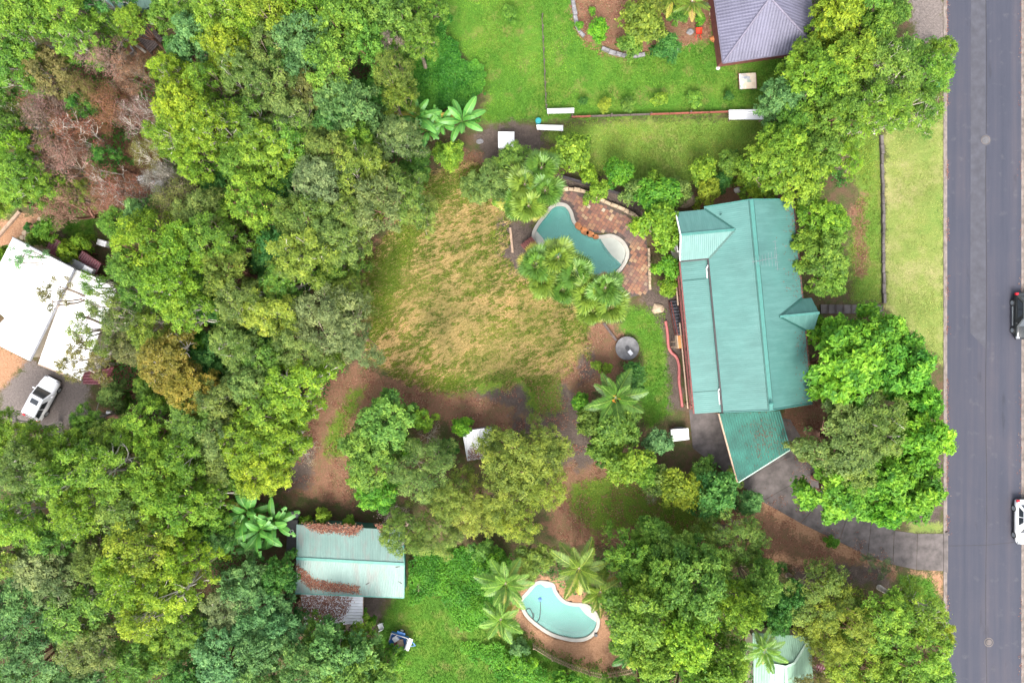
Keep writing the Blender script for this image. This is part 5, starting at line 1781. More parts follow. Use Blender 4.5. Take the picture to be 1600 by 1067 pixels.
# kind: R crown radius, H height, zb bottom of crown, lobes, lobe radius, clusters per lobe, leaves per cluster, leaf length, width, spread, flatten
KIND = {
    'gum':    dict(R=3.2, H=10, zb=4.8, lobes=48, rl=(.40, .80), nc=17, nl=12, ll=.22, lw=.10, sp=.12, fl=.75, gap=.66),
    'broad':  dict(R=3.2, H=9, zb=3.0, lobes=34, rl=(.52, 1.0), nc=28, nl=11, ll=.22, lw=.14, sp=.11, fl=.8, gap=.72),
    'mel':    dict(R=3.2, H=8, zb=2.4, lobes=42, rl=(.45, .85), nc=34, nl=9, ll=.15, lw=.075, sp=.09, fl=.85, gap=.72),
    'large':  dict(R=3.6, H=9, zb=2.6, lobes=34, rl=(.70, 1.05), nc=24, nl=12, ll=.36, lw=.19, sp=.13, fl=.7, gap=.6),
    'shrub':  dict(R=1.5, H=3, zb=.35, lobes=15, rl=(.40, .60), nc=30, nl=9, ll=.17, lw=.11, sp=.08, fl=.85, gap=.5),
    'sparse': dict(R=3.0, H=9, zb=5.0, lobes=16, rl=(.35, .65), nc=12, nl=11, ll=.20, lw=.08, sp=.15, fl=.6, gap=.7),
    'dead':   dict(R=3.0, H=8.5, zb=3.2, lobes=30, rl=(.45, .85), nc=15, nl=9, ll=.15, lw=.06, sp=.18, fl=.75, gap=.6),
    'bare':   dict(R=1.6, H=3, zb=.4, lobes=16, rl=(.35, .6), nc=6, nl=5, ll=.12, lw=.05, sp=.2, fl=.8, gap=.4),
}


def make_plant(kind, seed):
    k = KIND[kind]
    r = np.random.default_rng(seed)
    R, H, zb = k['R'], k['H'], k['zb']
    stretch = np.array((1 + r.uniform(-.16, .16), 1 + r.uniform(-.16, .16)))
    ph = r.random(4) * 6.28
    lobes = []
    tries = 0
    while len(lobes) < k['lobes'] and tries < 4000:
        tries += 1
        rl = r.uniform(*k['rl'])
        rho = (R - rl * .8) * math.sqrt(r.random())
        a = r.random() * 6.283
        wob = 1 + .17 * math.sin(2 * a + ph[0]) + .15 * math.sin(3 * a + ph[1]) + .10 * math.sin(5 * a + ph[2])
        rho *= wob
        top = zb + (H - zb) * math.sqrt(max(0, 1 - (rho / (R * 1.12)) ** 2))
        z = top - rl * .7 - (r.random() ** 2) * (H - zb) * .38
        if z < zb * .75:
            continue
        p = np.array((rho * math.cos(a) * stretch[0], rho * math.sin(a) * stretch[1], z))
        if all(np.linalg.norm((p - q[0]) * (1, 1, .7)) > k['gap'] * (rl + q[1]) * .78 for q in lobes):
            lobes.append((p, rl))
    cs, ns, ts = [], [], []
    for p, rl in lobes:
        nc = int(k['nc'] * (rl / np.mean(k['rl'])) ** 2 * (.25 if r.random() < (.14 if kind == 'gum' else .06) else 1)) + 2
        d = unit(r.normal(size=(nc, 3)) + np.array((0, 0, .55)))
        d[:, 2] = np.where(d[:, 2] < -.25, -d[:, 2], d[:, 2])
        ctr = p + d * rl * (r.uniform(.72, 1.05, nc)[:, None]) * (1, 1, k['fl'])
        lt = .5 + r.normal(0, .12)
        ct = lt + r.normal(0, .17, nc)
        nl = k['nl']
        pos = np.repeat(ctr, nl, 0) + r.normal(0, k['sp'], (nc * nl, 3)) * (1, 1, .7)
        nr = unit(np.repeat(d, nl, 0) * .7 + np.array((0, 0, .85)) + r.normal(0, .42, (nc * nl, 3)))
        cs.append(pos); ns.append(nr); ts.append(np.repeat(ct, nl) + r.normal(0, .12, nc * nl))
        # a few inner leaves so that the lobe is not hollow
        ni = int(nc * nl * .12)
        cs.append(p + r.normal(0, rl * .4, (ni, 3))); ns.append(unit(r.normal(size=(ni, 3)) + (0, 0, .6))); ts.append(np.full(ni, lt) + r.normal(0, .12, ni))
    c, n, t = np.concatenate(cs), np.concatenate(ns), np.clip(np.concatenate(ts), .03, 1.1)
    ok = c[:, 2] > .05
    c, n, t = c[ok], n[ok], t[ok]
    ln = k['ll'] * np.clip(np.exp(r.normal(0, .3, len(c))), .5, 1.9)
    V = leaf_quads(c, n, ln, k['lw'] * r.uniform(.75, 1.2, len(c)), r, 0.0)
    o = quads_object('crown', V, t, M['leaf'])
    crown = o.data
    bpy.data.objects.remove(o)
    # trunk and limbs
    m = MB()
    low = (0, 0, -.3)
    fork = np.array((r.normal(0, .2), r.normal(0, .2), zb * .62))
    tr = .035 * H * (.8 if kind in ('gum', 'sparse', 'dead') else .9)
    if kind in ('shrub', 'bare'):
        tr = .05
    m.tube([low, fork * (.3, .3, .4), fork], [tr * 1.25, tr, tr * .85], 8)
    nb = 5
    heads = []
    for b in range(nb):
        a = 6.283 * b / nb + r.normal(0, .3)
        e = np.array((R * .42 * math.cos(a), R * .42 * math.sin(a), zb + (H - zb) * .35 + r.normal(0, .2)))
        path = tube_np(m, fork, e, tr * .6, tr * .34, r, .05, 4, 6)
        heads += [path[2], path[3], path[4]]
    heads = np.array(heads)
    for p, rl in lobes:
        hi = np.argmin(np.linalg.norm(heads - p, axis=1))
        path = tube_np(m, heads[hi], p, tr * .26, tr * .10, r, .08, 3, 5)
        if kind in ('dead', 'bare', 'sparse', 'gum'):
            nt = {'dead': 7, 'bare': 12, 'sparse': 5, 'gum': 2}[kind]
            for q in range(nt):
                dd = unit(r.normal(size=3) + np.array((0, 0, .5)))
                tube_np(m, path[-1 - (q % 2)], p + dd * rl * (1.0, 1.0, .8), tr * .14, tr * .05, r, .08, 2, 3)
    trunk = m.mesh('trunk', None, (0, 0, 0), True)
    return crown, trunk


NVAR = {'gum': 7, 'broad': 5, 'mel': 5, 'large': 3, 'shrub': 6, 'sparse': 3, 'dead': 4, 'bare': 2}
PLANT = {}
for kd, nv in NVAR.items():
    PLANT[kd] = [make_plant(kd, 100 + 17 * i + len(kd) * 7) for i in range(nv)]
_tr_cache = {}


def trunk_mesh(kind, i, matname):
    key = (kind, i, matname)
    if key not in _tr_cache:
        me = PLANT[kind][i][1].copy()
        me.materials.append(M[matname])
        _tr_cache[key] = me
    return _tr_cache[key]


COL = {  # leaf albedo
    'lime': (0.122, 0.225, 0.018), 'yellow-green': (0.165, 0.240, 0.018), 'bright green': (0.084, 0.225, 0.015), 'mid green': (0.098, 0.200, 0.024),
    'deep green': (0.045, 0.142, 0.024), 'blue-green': (0.088, 0.195, 0.052), 'olive': (0.112, 0.172, 0.030), 'grey-olive': (0.118, 0.168, 0.052),
    'golden olive': (0.138, 0.192, 0.024), 'amber': (0.165, 0.160, 0.024), 'rust-brown': (0.175, 0.085, 0.045), 'pinkish brown': (0.175, 0.115, 0.072), 'brown-olive': (0.125, 0.130, 0.035), 'grey-brown': (0.17, 0.145, 0.10),
}
KNAME = {'gum': ('gum_tree', 'gum tree', 'tree'), 'broad': ('broadleaf_tree', 'broadleaf tree', 'tree'), 'mel': ('paperbark_tree', 'dense bushy tree', 'tree'), 'large': ('shade_tree', 'large-leaved shade tree', 'tree'),
         'shrub': ('shrub', 'leafy shrub', 'shrub'), 'sparse': ('thin_gum_tree', 'thin open gum tree', 'tree'), 'dead': ('dry_tree', 'dry-leaved tree', 'tree'), 'bare': ('bare_bush', 'bare twiggy bush', 'bush')}
GROUP = {'gum': 'gum trees of the woodland', 'broad': 'broadleaf trees', 'mel': 'dense olive trees', 'large': 'shade trees by the road', 'shrub': 'garden shrubs', 'sparse': 'thin gums over the white house', 'dead': 'dry brown trees', 'bare': 'bare bushes'}
LAND = [('the white-roofed house', 70, 480), ('the big green tank', 222, 0), ('the white crates', 240, 285), ('the dry grass clearing', 700, 440), ('the upper banana plants', 690, 190), ('the green-roofed shed', 548, 878),
        ('the lower banana plants', 400, 835), ('the small white shed', 748, 693), ('the teal-roofed house', 1165, 480), ('the slate-paved pool', 920, 385), ('the kidney-shaped pool', 875, 955), ('the tiled roof', 1200, 45),
        ('the mint roof', 1230, 1035), ('the carport', 1180, 690), ('the round tank lid', 980, 544), ('the parked white car', 65, 622), ('the wire fence', 851, 100), ('the garden bed', 985, 40), ('the blue trailer', 628, 1000), ('the upper manhole', 1540, 219), ('the road crossover', 1450, 860)]
plants = []
_pi = [0]


def plant(kind, px, py, rpx, h, col, label=None):
    i = _pi[0]
    _pi[0] += 1
    r = random.Random(900 + i)
    nm, sp, cat = KNAME[kind]
    k = KIND[kind]
    zc = h * (.8 if kind not in ('shrub', 'bare') else .6)
    x, y, _ = P(px, py, zc)
    R = rpx * (CAM_H - zc) / FPX
    v = r.randrange(NVAR[kind])
    s = R / k['R']
    root = empty(nm, (x, y, -.02), None, cat, GROUP[kind])
    rz = r.random() * 6.283
    sc = (s * r.uniform(.95, 1.1), s * r.uniform(.95, 1.1), h / k['H'])
    c = link_mesh('crown', PLANT[kind][v][0], root, (0, 0, 0), (0, 0, rz), sc)
    b = COL[col]
    j = r.uniform(.88, 1.14)
    c.color = (b[0] * j * r.uniform(.9, 1.12), b[1] * j, b[2] * j * r.uniform(.8, 1.3), 1)
    bark = 'bark_pale' if kind == 'bare' or (kind in ('gum', 'sparse', 'dead') and r.random() < .6) else ('bark_red' if r.random() < .4 else 'bark')
    link_mesh('trunk', trunk_mesh(kind, v, bark), root, (0, 0, 0), (0, 0, rz), sc)
    plants.append((root, kind, col, px, py, label, rpx))
    return root


G, B_, Ml, Lg, S, Sp, D, K = 'gum', 'broad', 'mel', 'large', 'shrub', 'sparse', 'dead', 'bare'
LM, YG, BG, MG, DG, BL, OL, GO, GD, AM, RU, PB, BO, GB = 'lime', 'yellow-green', 'bright green', 'mid green', 'deep green', 'blue-green', 'olive', 'grey-olive', 'golden olive', 'amber', 'rust-brown', 'pinkish brown', 'brown-olive', 'grey-brown'
LIST = [
    # top left woodland
    (G, 40, 40, 55, 11, MG), (G, 100, 18, 46, 11, LM), (G, 118, 62, 42, 10, MG), (G, 15, 105, 52, 10, MG), (G, 72, 112, 42, 9, BO), (G, -30, 60, 50, 11, MG), (G, 60, -25, 50, 11, MG), (G, 135, -20, 40, 10, DG),
    (D, 150, 85, 42, 9, PB), (D, 62, 168, 46, 8.5, PB), (D, 112, 205, 40, 8.5, RU), (D, 92, 248, 48, 8.5, PB), (D, 172, 168, 42, 9, RU), (D, 214, 180, 38, 9, PB), (D, 203, 112, 36, 9, PB), (D, 165, 282, 42, 8.5, RU), (D, 188, 312, 44, 8, RU), (D, 95, 318, 42, 8, PB), (D, 30, 180, 30, 8, BO), (D, 130, 140, 34, 8, BO), (D, 232, 235, 36, 8, BO), (G, 120, 300, 24, 7, OL),
    (G, 205, 34, 28, 8, LM), (G, 172, 38, 24, 7.5, MG), (D, 275, 312, 46, 9, BO), (D, 250, 280, 32, 8, GB), (G, 160, 250, 26, 7, DG), (G, 125, 165, 26, 7, DG),
    (B_, 300, 58, 45, 11, BL), (G, 345, 30, 50, 12, LM), (G, 352, 72, 42, 12, YG), (G, 264, 112, 30, 11, LM), (G, 285, 168, 52, 13, YG), (G, 330, 192, 52, 13, LM), (G, 268, 205, 40, 12, LM), (G, 322, 130, 38, 12, LM), (G, 376, 112, 42, 12, OL), (G, 392, 48, 38, 11, LM), (G, 385, 190, 40, 11, MG), (G, 375, 250, 44, 10, MG),
    (B_, 340, 285, 40, 7, DG), (G, 392, 312, 46, 11, LM), (G, 312, 332, 46, 10, OL), (B_, 215, 342, 34, 9, BL), (G, 180, 350, 30, 9, MG), (G, 20, 238, 40, 9, LM), (G, 32, 278, 46, 10, LM), (G, 62, 292, 30, 9, LM), (G, 8, 200, 36, 9, MG), (B_, 260, 18, 32, 8, MG), (B_, 275, 75, 26, 7, DG), (G, 300, -20, 45, 11, MG), (G, 390, -15, 46, 11, LM), (G, -25, 160, 40, 9, MG), (G, -25, 300, 40, 9, LM), (G, 305, 250, 40, 10, LM), (G, 350, 335, 34, 9, MG),
    # top middle
    (G, 420, 20, 46, 12, YG), (G, 418, 72, 42, 11, OL), (B_, 470, 60, 55, 12, BL), (B_, 512, 92, 46, 12, MG), (B_, 540, 30, 50, 12, MG), (G, 480, 18, 42, 12, LM), (B_, 572, 62, 42, 11, MG), (B_, 612, 28, 46, 11, MG), (G, 648, 52, 36, 10, MG), (Ml, 612, 108, 36, 11, OL), (Ml, 622, 152, 28, 9, GD), (B_, 540, 160, 52, 10, BL), (G, 480, 140, 36, 9, BO), (G, 452, 182, 46, 10, GO), (G, 420, 130, 46, 11, OL), (B_, 575, 145, 30, 7, DG), (G, 410, 232, 46, 11, LM), (G, 452, 218, 40, 10, MG), (B_, 560, 222, 38, 9, MG), (G, 512, 240, 46, 10, OL), (G, 560, 270, 52, 11, OL), (G, 500, 290, 55, 11, GO), (G, 475, 338, 52, 11, OL), (G, 580, 322, 56, 11, GO), (G, 630, 305, 42, 10, OL), (G, 620, 218, 42, 9, GO), (B_, 648, 258, 28, 4, MG), (B_, 432, 300, 42, 8, DG), (B_, 500, -20, 50, 12, MG), (B_, 580, -15, 50, 11, BL), (G, 450, -20, 45, 12, LM), (B_, 660, 10, 34, 8, MG), (Sp, 612, 70, 26, 10, GB), (G, 655, 330, 30, 8, OL), (G, 440, 90, 34, 10, DG), (B_, 515, 195, 36, 9, DG),
    # left of the clearing
    (G, 532, 372, 46, 11, OL), (G, 470, 400, 52, 12, GD), (G, 500, 352, 46, 11, OL), (G, 548, 342, 40, 11, OL), (B_, 432, 388, 44, 8, DG), (B_, 525, 425, 40, 8, MG), (Ml, 512, 498, 68, 11, GO), (Ml, 470, 545, 50, 10, OL), (G, 420, 480, 50, 11, GD), (G, 440, 440, 40, 10, MG), (Ml, 548, 530, 40, 9, GO), (G, 405, 560, 46, 9, MG), (G, 462, 602, 54, 10, LM), (G, 420, 645, 50, 10, LM), (G, 428, 692, 46, 10, LM), (G, 388, 600, 42, 10, OL), (G, 382, 692, 48, 10, LM), (G, 412, 735, 46, 10, YG), (B_, 400, 520, 44, 7, DG), (B_, 365, 742, 34, 8, MG), (G, 452, 655, 36, 9, LM), (Ml, 540, 460, 40, 9, OL), (G, 345, 730, 40, 9, OL),
    # left, around the white house
    (G, 230, 380, 54, 12, LM), (G, 280, 388, 50, 12, LM), (G, 332, 372, 48, 12, MG), (G, 200, 418, 38, 11, MG), (G, 262, 440, 50, 12, LM), (G, 292, 482, 42, 11, LM), (G, 350, 420, 46, 11, OL), (G, 380, 470, 46, 11, OL), (B_, 330, 468, 40, 7, DG), (G, 370, 540, 44, 10, OL), (G, 262, 560, 54, 10, AM), (G, 296, 605, 48, 10, AM), (G, 240, 525, 40, 9, GD), (B_, 232, 612, 28, 5, MG), (G, 300, 660, 46, 10, MG), (G, 222, 668, 46, 9, LM), (G, 252, 695, 46, 10, LM), (B_, 330, 562, 44, 7, DG), (G, 340, 622, 48, 10, OL), (G, 345, 682, 44, 10, GO), (B_, 300, 545, 36, 6, BG), (G, 300, 430, 34, 9, BL),
    (Sp, 188, 498, 48, 9.5, OL), (Sp, 135, 560, 44, 9, BO), (Sp, 112, 572, 26, 9, BO), (Sp, 88, 462, 34, 9, BO), (Sp, 150, 445, 34, 9, MG), (Sp, 40, 402, 26, 8, BL), (Sp, 132, 510, 34, 9, OL), (Sp, 160, 475, 30, 9.5, OL), (G, 205, 545, 36, 8, BO), (Sp, 165, 540, 34, 9, OL), (G, 215, 460, 34, 9, MG),
    (S, 62, 372, 15, 3.5, LM), (S, 78, 360, 20, 4, MG), (S, 110, 395, 20, 4, LM), (S, 130, 378, 16, 3.5, LM), (S, 44, 355, 7, 1.2, DG), (S, 5, 400, 18, 4, LM),
    (G, 12, 676, 38, 9, LM), (G, 96, 697, 40, 9, LM), (G, 130, 655, 24, 7, MG), (G, 170, 690, 42, 8, OL), (G, 60, 705, 46, 10, LM), (S, 188, 625, 20, 3, MG), (G, 175, 620, 26, 5, OL), (G, -20, 700, 45, 9, LM), (G, 146, 678, 32, 7.5, MG),
    # bottom left woodland
    (G, 40, 735, 54, 12, OL), (G, 102, 742, 50, 12, LM), (G, 172, 742, 54, 12, LM), (G, 240, 752, 54, 12, LM), (G, 290, 722, 44, 11, MG), (G, 272, 792, 54, 12, LM), (G, 202, 800, 50, 12, OL), (G, 122, 802, 50, 12, LM), (G, 30, 812, 50, 11, LM), (G, 222, 852, 58, 13, YG), (G, 285, 868, 42, 11, LM), (G, 190, 902, 54, 13, LM), (G, 262, 922, 48, 12, YG), (G, 222, 958, 44, 12, YG), (G, 150, 872, 44, 11, OL), (G, 62, 882, 58, 9, GO), (G, 40, 952, 58, 9, BL), (G, 122, 960, 54, 9, MG), (G, 130, 1015, 50, 9, GO), (G, 50, 1035, 54, 9, BL), (B_, 312, 842, 36, 8, BL), (B_, 325, 815, 30, 8, MG), (B_, 378, 918, 44, 8, BL), (G, 352, 952, 44, 8, GO), (B_, 402, 962, 44, 8, BL), (B_, 342, 1022, 54, 9, BL), (B_, 402, 1015, 48, 9, BL), (B_, 248, 1015, 44, 5, MG), (G, 295, 985, 36, 8, MG), (G, -15, 870, 48, 10, OL), (G, -20, 990, 48, 10, BL), (G, 200, 1050, 44, 7, MG), (G, 20, 1090, 50, 9, MG), (G, 110, 1090, 50, 9, BL), (B_, 290, 1075, 44, 7, DG), (G, 320, 780, 38, 10, LM), (G, 75, 845, 40, 9, MG), (G, 90, 915, 44, 9, GO),
    (B_, 528, 1025, 50, 9, BL), (B_, 478, 1042, 46, 9, BL), (B_, 556, 1000, 28, 6, MG), (B_, 588, 1056, 34, 7, MG), (B_, 432, 905, 34, 7, DG), (B_, 428, 990, 40, 8, BL), (B_, 492, 998, 26, 7, MG), (B_, 400, 1070, 50, 9, BL), (B_, 540, 1060, 50, 9, MG), (S, 618, 1030, 22, 3, BG), (B_, 446, 962, 26, 5, DG),
    # bushes and trees in the lower lot
    (B_, 602, 668, 52, 7, MG), (B_, 578, 722, 46, 7, MG), (B_, 562, 690, 34, 6, MG), (B_, 656, 655, 22, 5, LM), (K, 668, 690, 26, 4, GB), (S, 721, 666, 17, 4, BG), (Ml, 660, 740, 56, 8, OL), (Ml, 702, 780, 44, 8, OL), (Ml, 815, 722, 68, 9.5, GD), (Ml, 790, 775, 48, 9, GD), (Ml, 850, 760, 42, 9, GD), (Ml, 630, 835, 42, 7, OL), (Ml, 682, 842, 38, 7, OL), (Ml, 745, 800, 46, 8, GD), (Ml, 800, 815, 44, 8, GD), (K, 475, 700, 26, 3, GB), (B_, 590, 775, 32, 6, BG), (S, 640, 700, 22, 4, BG), (S, 700, 700, 18, 3, DG), (K, 612, 800, 22, 4, GB), (S, 505, 805, 14, 2.5, LM), (S, 545, 815, 12, 2, LM), (S, 480, 815, 12, 2.5, LM), (Ml, 780, 700, 28, 7, OL), (Ml, 850, 690, 34, 8, OL), (S, 566, 960, 9, 1.5, BG), (S, 582, 968, 8, 1.4, BG),
    (S, 960, 672, 38, 5, MG), (S, 978, 722, 42, 6, LM), (S, 1028, 690, 24, 4, BL), (S, 986, 590, 24, 3, DG), (S, 922, 660, 24, 4, OL), (S, 908, 628, 16, 3, BG), (S, 1062, 762, 38, 5, YG), (S, 1118, 772, 44, 6, DG), (S, 1032, 752, 26, 4, OL), (K, 1020, 770, 18, 3, GB), (S, 1172, 785, 24, 4, BL), (Ml, 1150, 846, 54, 7, OL), (S, 948, 575, 10, 1.8, LM), (S, 932, 570, 9, 1.6, LM), (S, 940, 700, 26, 4, MG), (S, 1010, 740, 24, 4, MG), (S, 1095, 735, 20, 3.5, MG), (S, 1145, 745, 18, 3, OL), (S, 1300, 846, 11, 1.6, BG),
    (B_, 1022, 835, 32, 6, MG), (B_, 1052, 860, 36, 8, MG), (B_, 992, 878, 44, 8, MG), (B_, 1000, 962, 60, 11, LM), (B_, 1092, 922, 62, 12, MG), (B_, 1158, 955, 48, 12, LM), (B_, 1082, 1002, 58, 12, LM), (B_, 1130, 1042, 46, 11, LM), (B_, 1030, 1035, 46, 10, MG), (B_, 1105, 886, 38, 9, MG), (B_, 1190, 915, 40, 10, MG), (B_, 1045, 905, 46, 10, MG), (B_, 1090, 1080, 56, 11, MG), (B_, 1020, 1090, 44, 9, MG), (B_, 830, 878, 30, 5, OL), (B_, 890, 1085, 40, 5, BG), (B_, 962, 1080, 22, 4, MG), (B_, 985, 1000, 34, 7, MG), (S, 770, 880, 26, 3, BG), (S, 760, 860, 22, 2.5, MG), (S, 876, 1066, 16, 2.2, BG), (S, 812, 1010, 16, 2.5, BL), (S, 815, 1038, 22, 2.5, BG),
    (Ml, 1282, 942, 56, 9, OL), (Ml, 1322, 975, 56, 10, GD), (G, 1382, 972, 58, 10, LM), (G, 1440, 962, 46, 9, LM), (G, 1432, 1022, 54, 10, LM), (Ml, 1352, 1040, 58, 9, YG), (Ml, 1300, 1010, 38, 9, GD), (B_, 1232, 935, 34, 8, DG), (G, 1400, 1080, 56, 10, LM), (B_, 1465, 1070, 34, 8, MG), (Sp, 1372, 882, 24, 4, GO), (Ml, 1290, 1085, 40, 8, BO), (B_, 1215, 965, 28, 8, DG), (G, 1470, 990, 26, 8, YG),
    # beside the teal house and along the road
    (B_, 1205, 258, 42, 8, LM), (B_, 1262, 272, 54, 8, LM), (B_, 1232, 228, 40, 8, LM), (B_, 1285, 232, 40, 8, MG), (G, 1322, 250, 28, 7, LM), (B_, 1292, 345, 44, 8, LM), (B_, 1293, 400, 45, 8, MG), (B_, 1300, 442, 28, 7, MG), (B_, 1268, 380, 28, 7, LM), (S, 1180, 288, 26, 4, LM), (S, 1250, 305, 16, 3, DG),
    (B_, 1320, 12, 44, 9, YG), (B_, 1292, 40, 26, 7, LM), (B_, 1285, 118, 56, 9, LM), (B_, 1335, 88, 48, 9, YG), (B_, 1372, 45, 38, 8, MG), (G, 1402, 100, 56, 9, MG), (G, 1452, 112, 42, 9, MG), (G, 1432, 168, 44, 9, MG), (G, 1378, 172, 52, 9, MG), (B_, 1312, 172, 50, 9, MG), (B_, 1228, 150, 40, 7, BL), (B_, 1242, 192, 38, 7, MG), (K, 1348, 120, 30, 8.5, GB), (B_, 1360, -15, 44, 9, MG), (B_, 1400, 20, 26, 7, MG), (G, 1470, 80, 26, 8, LM), (B_, 1265, 85, 28, 7, LM),
    (Lg, 1332, 572, 74, 10, BG), (Lg, 1418, 575, 58, 10, BG), (Lg, 1322, 528, 34, 9, BG), (Lg, 1380, 522, 44, 9.5, BG), (G, 1320, 690, 70, 10, OL), (G, 1370, 665, 56, 10, OL), (Lg, 1440, 690, 54, 10, BG), (Lg, 1432, 765, 62, 10, BG), (Lg, 1325, 770, 58, 9, BG), (Lg, 1385, 795, 40, 9, BG), (Lg, 1440, 625, 40, 9, BG), (G, 1264, 704, 22, 7, OL), (G, 1340, 740, 46, 9, OL), (Lg, 1385, 745, 46, 9.5, BG),
    # pool garden and upper lawn
    (S, 890, 240, 36, 5, LM), (S, 918, 271, 18, 4, LM), (S, 965, 270, 23, 4, BG), (S, 935, 298, 19, 3, LM), (S, 990, 300, 22, 4, OL), (S, 1025, 308, 34, 5, BG), (S, 1030, 355, 38, 6, LM), (S, 1020, 285, 18, 4, LM), (S, 1060, 300, 24, 4, OL), (S, 1098, 268, 24, 4, LM), (S, 1105, 300, 20, 4, YG), (S, 1140, 258, 22, 3.5, MG), (S, 1165, 275, 18, 4, LM), (S, 1125, 285, 16, 3, DG), (S, 1042, 418, 22, 4, BG), (S, 1044, 449, 17, 3, LM), (S, 703, 244, 24, 4, LM), (B_, 765, 285, 38, 5, OL), (B_, 800, 250, 28, 4.5, MG), (S, 745, 300, 22, 3, OL), (S, 790, 310, 24, 4, MG), (S, 850, 245, 16, 3, OL),
    (S, 935, 48, 19, 2.6, BG), (S, 1003, 38, 40, 5, GD), (S, 1043, 74, 24, 3.5, DG), (S, 985, 70, 22, 4, MG), (S, 911, 158, 8, 1.2, DG), (S, 945, 165, 12, 1.6, YG), (S, 982, 164, 12, 1.6, MG), (S, 1031, 155, 13, 1.8, LM), (S, 1085, 155, 14, 1.4, MG), (S, 1139, 150, 8, 1, DG), (S, 795, 20, 12, 1.6, MG), (S, 1060, 25, 16, 2.5, MG), (S, 1095, 30, 10, 1.2, BG), (S, 905, 40, 7, .9, BG), (S, 925, 18, 7, .9, BG), (S, 1015, 5, 26, 4, GD),
]
for e in LIST:
    plant(*e)


def finish_labels():
    base = {}
    for idx, (root, kind, col, px, py, lab, rpx) in enumerate(plants):
        if lab:
            root['label'] = lab
            continue
        ln, lx, ly = min(LAND, key=lambda l: math.hypot(l[1] - px, (l[2] - py)))
        dx, dy = px - lx, py - ly
        d = ('right of' if dx > 0 else 'left of') if abs(dx) > abs(dy) else ('below' if dy > 0 else 'above')
        base.setdefault((kind, col, d, ln), []).append((math.hypot(dx, dy), idx))
    order = ['nearest', 'second nearest', 'third nearest', 'fourth nearest', 'fifth nearest', 'sixth nearest', 'seventh nearest', 'eighth nearest', 'ninth nearest', 'tenth nearest', 'eleventh nearest']
    for (kind, col, d, ln), items in base.items():
        items.sort()
        for k, (_, idx) in enumerate(items):
            nm = KNAME[kind][1]
            q = '' if len(items) == 1 else ', ' + order[min(k, 10)]
            plants[idx][0]['label'] = f'{col} {nm}{q} {d} {ln}' if q else f'{col} {nm} {d} {ln}'


finish_labels()

# ------------------------------------------------------------------ palms and bananas
def frond_mesh_fan(seed):
    r = np.random.default_rng(seed)
    V, t = [], []
    L = 1.0
    stalk = .75
    n = 22
    for k in range(n):
        a = math.radians(-115 + 230 * k / (n - 1))
        ln = L * (1 - .25 * abs(a) / 2) * r.uniform(.9, 1.05)
        w = .085
        d = np.array((math.cos(a), math.sin(a), 0)); s = np.array((-math.sin(a), math.cos(a), 0))
        o = np.array((stalk, 0, 0))
        fold = .03 if k % 2 else -.02
        mid = o + d * ln * .55
        droop = -.10 - .16 * r.random()
        p = [o, mid + s * w + (0, 0, fold), o + d * ln + (0, 0, droop), mid - s * w + (0, 0, -fold)]
        V += p; t.append(.5 + r.normal(0, .13))
    V += [np.array((0, -.035, 0)), np.array((stalk, -.02, .02)), np.array((stalk, .02, .02)), np.array((0, .035, 0))]; t.append(.75)
    o = quads_object('frond', np.array(V), t, M['palm']); me = o.data; bpy.data.objects.remove(o)
    return me


def frond_mesh_feather(seed, L=2.6):
    r = np.random.default_rng(seed)
    V, t = [], []
    n = 34
    curve = lambda s: np.array((L * s, 0, .45 * L * s * .6 - .62 * L * s * s * .75))
    for k in range(n):
        s = .14 + .86 * k / n
        c = curve(s)
        ln = .62 * math.sin(math.pi * min(1, .22 + .76 * s)) + .10
        for sg in (-1, 1):
            d = unit(np.array((.62, sg * .95, -.22 + r.normal(0, .08)))) * ln * r.uniform(.85, 1.1)
            w = np.array((.035, -sg * .02, 0))
            V += [c, c + d * .5 + w, c + d + (0, 0, -.06), c + d * .5 - w]; t.append(.5 + r.normal(0, .14))
    pts = [curve(s) for s in np.linspace(0, 1, 7)]
    for a, b in zip(pts[:-1], pts[1:]):
        V += [a + (0, -.03, .01), b + (0, -.02, .01), b + (0, .02, .01), a + (0, .03, .01)]; t.append(.95)
    o = quads_object('frond', np.array(V), t, M['palm']); me = o.data; bpy.data.objects.remove(o)
    return me


def leaf_mesh_banana(seed, L=2.1):
    r = np.random.default_rng(seed)
    V, t = [], []
    n = 12
    f = lambda s: np.array((L * s, 0, .75 * L * s - .80 * L * s * s))
    wd = lambda s: .02 + .30 * math.sin(math.pi * min(1, max(0, (s - .12) / .9))) ** .6 if s > .13 else .03
    for k in range(n):
        s0, s1 = k / n, (k + 1) / n
        a, b = f(s0), f(s1)
        for sg in (-1, 1):
            if r.random() < .06 and k > 3:
                continue
            dz = .10
            V += [a, b, b + (0, sg * wd(s1) * r.uniform(.9, 1.05), -dz * wd(s1) / .3), a + (0, sg * wd(s0), -dz * wd(s0) / .3)]; t.append(.5 + r.normal(0, .07))
        V += [a + (0, -.025, .012), b + (0, -.02, .012), b + (0, .02, .012), a + (0, .025, .012)]; t.append(1.0)
    o = quads_object('leaf', np.array(V), t, M['palm']); me = o.data; bpy.data.objects.remove(o)
    return me


FAN = [frond_mesh_fan(i) for i in range(3)]
FEA = [frond_mesh_feather(i + 10) for i in range(3)]
BAN = [leaf_mesh_banana(i + 20) for i in range(3)]


